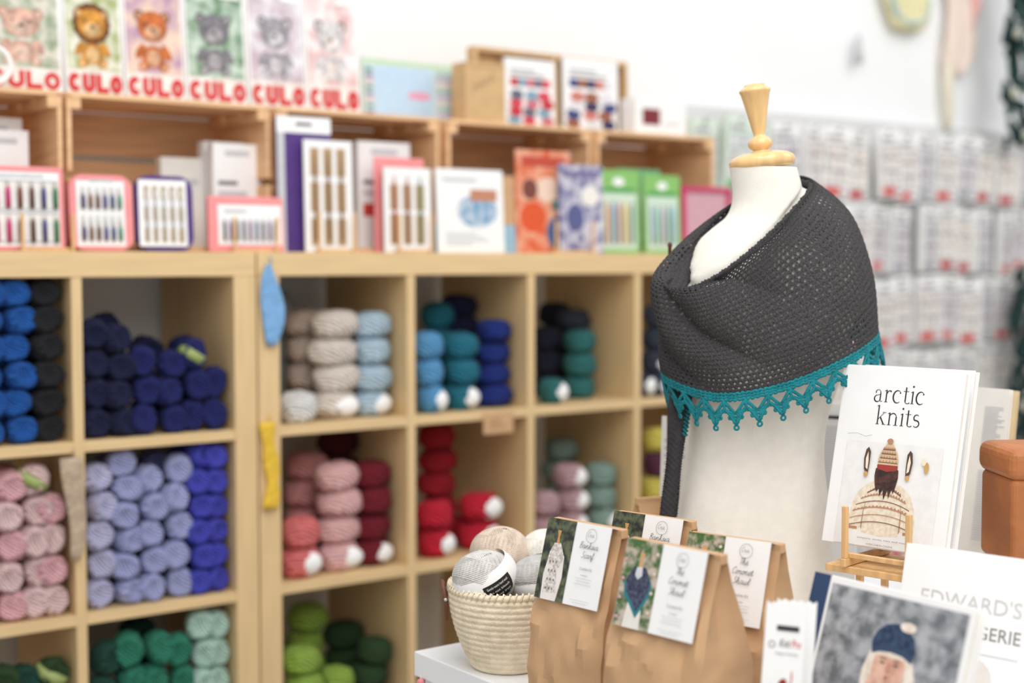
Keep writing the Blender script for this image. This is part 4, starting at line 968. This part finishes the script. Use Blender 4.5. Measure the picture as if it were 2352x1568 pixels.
for s_,cx in ((-1,.30),(1,.645)):
    p.poly([(cx-s_*.015,.39),(cx+s_*.02,.42),(cx+s_*.03,.48),(cx+s_*.02,.53),(cx,.545),(cx-s_*.02,.52),(cx-s_*.02,.45)],cm((84,62,52)))
    p.poly([(cx-s_*.01,.42),(cx+s_*.008,.43),(cx+s_*.015,.48),(cx-.0,.52),(cx-s_*.01,.47)],crm); p.ell(cx,.395,.018,.014,cm((206,160,100)))
p.ell(.79,.46,.020,.03,cm((200,160,100))); p.ell(.765,.49,.018,.02,crm)
p.text('jumpers, socks, hats and more',.30,.040,.72,.052,grey,.2); p.text('WEICHIEN CHAN',.38,.012,.60,.022,grey)
p.stroke([(.02,.163),(.035,.165),(.05,.161),(.06,.164)],.0005,grey)
p.done('cover_print')
def easel_big(label,c,yaw,base):
    rz=CAMROT-math.radians(yaw); t=thing('book_easel',label,'book stand',(c.x,c.y,base),rz)
    w=.1; tp=c.z-base
    for s in (-1,1):
        part('foot_rail',t,(s*w/2-.004,s*w/2+.004,-.046,.09,tp-.026,tp-.014),m=easel_w)
        part('front_peg',t,(s*w/2-.004,s*w/2+.004,-.044,-.036,tp-.014,tp+.062),m=easel_w)
        part('leg',t,(s*w/2-.0045,s*w/2+.0045,.0,.01,0,tp-.037),m=easel_w)
        part('leg',t,(s*w/2-.0045,s*w/2+.0045,.075,.085,0,tp-.037),m=easel_w)
        b=MB(); b.box(-.0045,.0045,0,.009,0,.19,easel_w,Matrix.Translation((s*w/2*.9,.055,tp-.016))@Matrix.Rotation(-.26,4,'X')); b.build('back_rest',t,bevel=.001)
    part('cross_rail',t,(-w/2,w/2,-.034,-.026,tp-.014,tp-.007),m=easel_w); part('cross_rail',t,(-w/2,w/2,.078,.088,tp-.014,tp-.006),m=easel_w)
    part('plank',t,(-w/2-.035,w/2+.02,-.035,.09,tp-.037,tp-.027),m=easel_w)
    return t
c=t1.location+(Matrix.Rotation(CAMROT-math.radians(43),3,'Z')@Vector((.010,0.008,0)))
easel_big('wooden easel holding up the white book titled arctic knits',Vector((c.x,c.y,t1.location.z)),43,TZ+.0005)
t3,p=book('pattern_book','beige pattern book with printed back cover, right of the white arctic book',(2232,888),2.34,50,8,.07,.29,.010,offw,floor=True)
lines(p,.4,.95,.72,.93,26,lgrey); lines(p,.4,.95,.4,.68,30,lgrey); p.done()
t3b,p=book('pattern_book','thin cream book with brown edge, rear one beside the orange box',(2262,892),2.42,50,8,.06,.28,.010,cm((222,200,160)),floor=True)
lines(p,.2,.9,.6,.93,20,grey); p.done()
t4,p=book('text_booklet','white text booklet glimpsed between the dress form and arctic book',(1886,925),2.44,30,5,.07,.24,.006,white,cat_='booklet',floor=True); lines(p,.1,.95,.45,.90,44,lgrey); p.rect(.1,.93,.7,.945,dark); p.done()
t4b,p=book('text_booklet','white card glimpsed at left behind the shawl tail',(1522,955),2.46,25,4,.05,.22,.004,offw,cat_='booklet',floor=True); lines(p,.1,.9,.3,.9,16,lgrey); p.done()
P=at(2446,1285,2.08); t=thing('leather_box','tan brown leather box with lid at the right edge','box',(P.x,P.y,P.z),CAMROT+.05); 
hh=at(2446,1085,2.08).z-P.z
part('box_body',t,(-.106,.106,-.061,.061,0,hh),m=tan,bevel=.010); part('lid',t,(-.111,.111,-.066,.066,hh-.004,hh+.043),m=tan,bevel=.016)
bz=P.z-TZ
r=thing('display_riser','white riser block standing on the table under the orange box','riser',(P.x,P.y,TZ+.0005),CAMROT+.05); part('block',r,(-.11,.11,-.06,.06,0,bz-.001),m=tablem,bevel=.003)
t5,p=book('toy_pattern_book','large white book titled in grey capitals at the lower right',(2085,1246),1.86,42,15,.235,.258,.02,white,floor=True)
p.text("EDWARD'S",.12,.705,.69,.785,cm((206,204,202))); p.text('MENAGERIE',.20,.575,.70,.64,cm((140,136,132))); p.rect(.2,.5,.7,.504,lgrey); p.ell(.45,.2,.2,.16,cm((226,220,214))); p.ell(.45,.38,.12,.1,cm((228,222,216))); p.done()
photobg=mat('grey_knit_photo',(104,110,116),.5,kind='photo',scale=45,c2=(176,178,184)); navym=mat('navy_spine',(38,66,104),.5)
t6b,p=book('portrait_book','white edged book directly behind the grey portrait cover book',(1912,1320),1.785,54,18,.222,.27,.014,white,navym,floor=True)
t6,p=book('portrait_book','grey cover book of a person in a blue beanie, lower right front',(1874,1312),1.75,54,18,.236,.27,.014,white,navym,floor=True)
p.rect(0,0,.11,1,navym); p.rect(.13,.0,.97,.965,photobg)
skin=pr_((206,156,136),(232,192,172),60); hr=pr_((222,206,188),(240,232,222),90); bean=mat('beanie_print',(26,42,68),.7,kind='photo',scale=120,c2=(52,76,108)); purm=pr_((70,34,92),(110,66,130),90)
X=lambda pts:[(.58+(u-.6)*.86,.855+(v-.87)*.70) for u,v in pts]
def el(u,v,ru,rv,m,rot=0): (a_,b_),=X([(u,v)]); p.ell(a_,b_,ru*.86,rv*.70,m,rot=rot)
p.poly(X([(.14,-.3),(.2,.05),(.3,.28),(.42,.38),(.5,.45),(.7,.45),(.78,.38),(.9,.28),(1.0,.05),(1.03,-.3)]),pr_((190,190,194),(226,226,228),80))
p.poly(X([(.43,.22),(.42,.5),(.46,.66),(.74,.66),(.79,.5),(.78,.22),(.7,.15),(.5,.15)]),hr)
p.poly(X([(.50,.62),(.485,.55),(.49,.47),(.53,.40),(.58,.365),(.62,.365),(.67,.40),(.705,.47),(.715,.55),(.70,.62)]),skin)
p.poly(X([(.465,.62),(.450,.70),(.475,.78),(.53,.835),(.60,.855),(.67,.84),(.735,.78),(.76,.69),(.745,.62),(.68,.655),(.6,.665),(.52,.655)]),bean)
p.poly(X([(.465,.62),(.462,.66),(.52,.685),(.6,.70),(.68,.685),(.75,.65),(.745,.61),(.68,.645),(.6,.655),(.52,.645)]),cm((46,68,100)))
el(.68,.845,.055,.035,hr)
for s_ in (-1,1): el(.6+s_*.048,.575,.018,.006,cm((70,50,44))); el(.6+s_*.048,.605,.026,.005,cm((130,100,84)))
p.poly(X([(.59,.58),(.583,.525),(.60,.515),(.617,.525),(.608,.58)]),cm((200,146,126))); el(.6,.48,.032,.009,cm((176,84,84)))
for s_ in (-1,1):
    p.poly(X([(.6+s_*.02,.36),(.6+s_*.025,.44),(.6+s_*.06,.49),(.6+s_*.11,.48),(.6+s_*.14,.38),(.6+s_*.13,.28),(.6+s_*.02,.26)]),skin)
    for k in range(4): el(.6+s_*(.020+.026*k),.46+.010*k,.011,.038,skin,rot=-.2*s_)
    p.poly(X([(.6+s_*.005,.33),(.6+s_*.16,.36),(.6+s_*.22,-.1),(.6+s_*.0,-.14)]),purm)
p.done()
for k,(x,y,Z) in enumerate(((1786,1374,1.66),(1762,1380,1.635))):
    rz=CAMROT-math.radians(25); rx=-math.radians(14); P=at(x,y,Z); M3=Matrix.Rotation(rz,3,'Z')@Matrix.Rotation(rx,3,'X'); hL=(P.z-TZ)/math.cos(rx); w=.047
    base=P-M3@Vector((0,0,1))*hL+M3@Vector((1,0,0))*(w/2); base.z=TZ+.001
    t=thing('needle_leaflet',['plain white leaflet tucked behind the red lettered one','white needle leaflet with red lettering beside the grey portrait book'][k],'leaflet',base,rz,rx)
    b=MB(); n=10
    pts=[(-w/2,0),(w/2,0)]+[(w/2-w*i/n,hL-(.003 if i%2 else 0)) for i in range(n+1)]
    b.loft([[(x_,0,z_) for x_,z_ in pts],[(x_,.0012,z_) for x_,z_ in pts]],white); b.build('card',t)
    if k:
        p=Print(t,w,hL); p.text('Knit',.38,.78,.64,.82,dark,.2); p.text('Pro',.68,.78,.9,.82,redt,.2); p.ring(.2,.79,.004,.001,grey)
        p.text('Happy Knitting',.3,.74,.85,.755,grey); p.rect(.3,.86,.85,.885,dark)
        for cx,cz,ru,rv,ro in ((.30,.56,.13,.035,.5),(.52,.60,.10,.03,-.4),(.72,.57,.06,.04,0),(.42,.50,.16,.03,.2),(.66,.50,.12,.035,-.3)): p.ell(cx,cz,ru,rv,cm((150,28,34)),rot=ro)
        p.ell(.74,.64,.015,.03,cm((190,60,40)))
        p.done('leaflet_print')
# ================================================================= LIGHT AND CAMERA
w=bpy.data.worlds.new('World'); SC.world=w; w.use_nodes=True; bg=w.node_tree.nodes['Background']; bg.inputs[0].default_value=(1,.995,.985,1); bg.inputs[1].default_value=.68
def area(loc,tgt,size,power,c=(1,1,1)):
    l=bpy.data.lights.new('area_light','AREA'); l.size=size; l.energy=power; l.color=c; o=bpy.data.objects.new('area_light',l); COL.objects.link(o); o.location=loc; o.rotation_euler=(Vector(tgt)-Vector(loc)).to_track_quat('-Z','Y').to_euler(); o['kind']='structure'
area((1.0,.6,3.5),(1.8,2.4,1),2.0,52,(1,.98,.95)); area((4.4,1.0,3.6),(4.2,3.1,1.4),2.0,32,(1,.99,.98)); area((-.2,-1.2,3.0),(1.4,2.8,.9),1.6,26,(1,.98,.95))  # the last one is an added fill light behind the camera, brightening the cubbies
cd=bpy.data.cameras.new('camera'); cd.lens=50; cd.sensor_width=36; cam=bpy.data.objects.new('camera',cd); COL.objects.link(cam)
cam.location=CAM; cam.rotation_euler=FW.to_track_quat('-Z','Y').to_euler(); cd.clip_start=.05
cd.dof.use_dof=True; cd.dof.focus_distance=2.04; cd.dof.aperture_fstop=1.8
SC.camera=cam
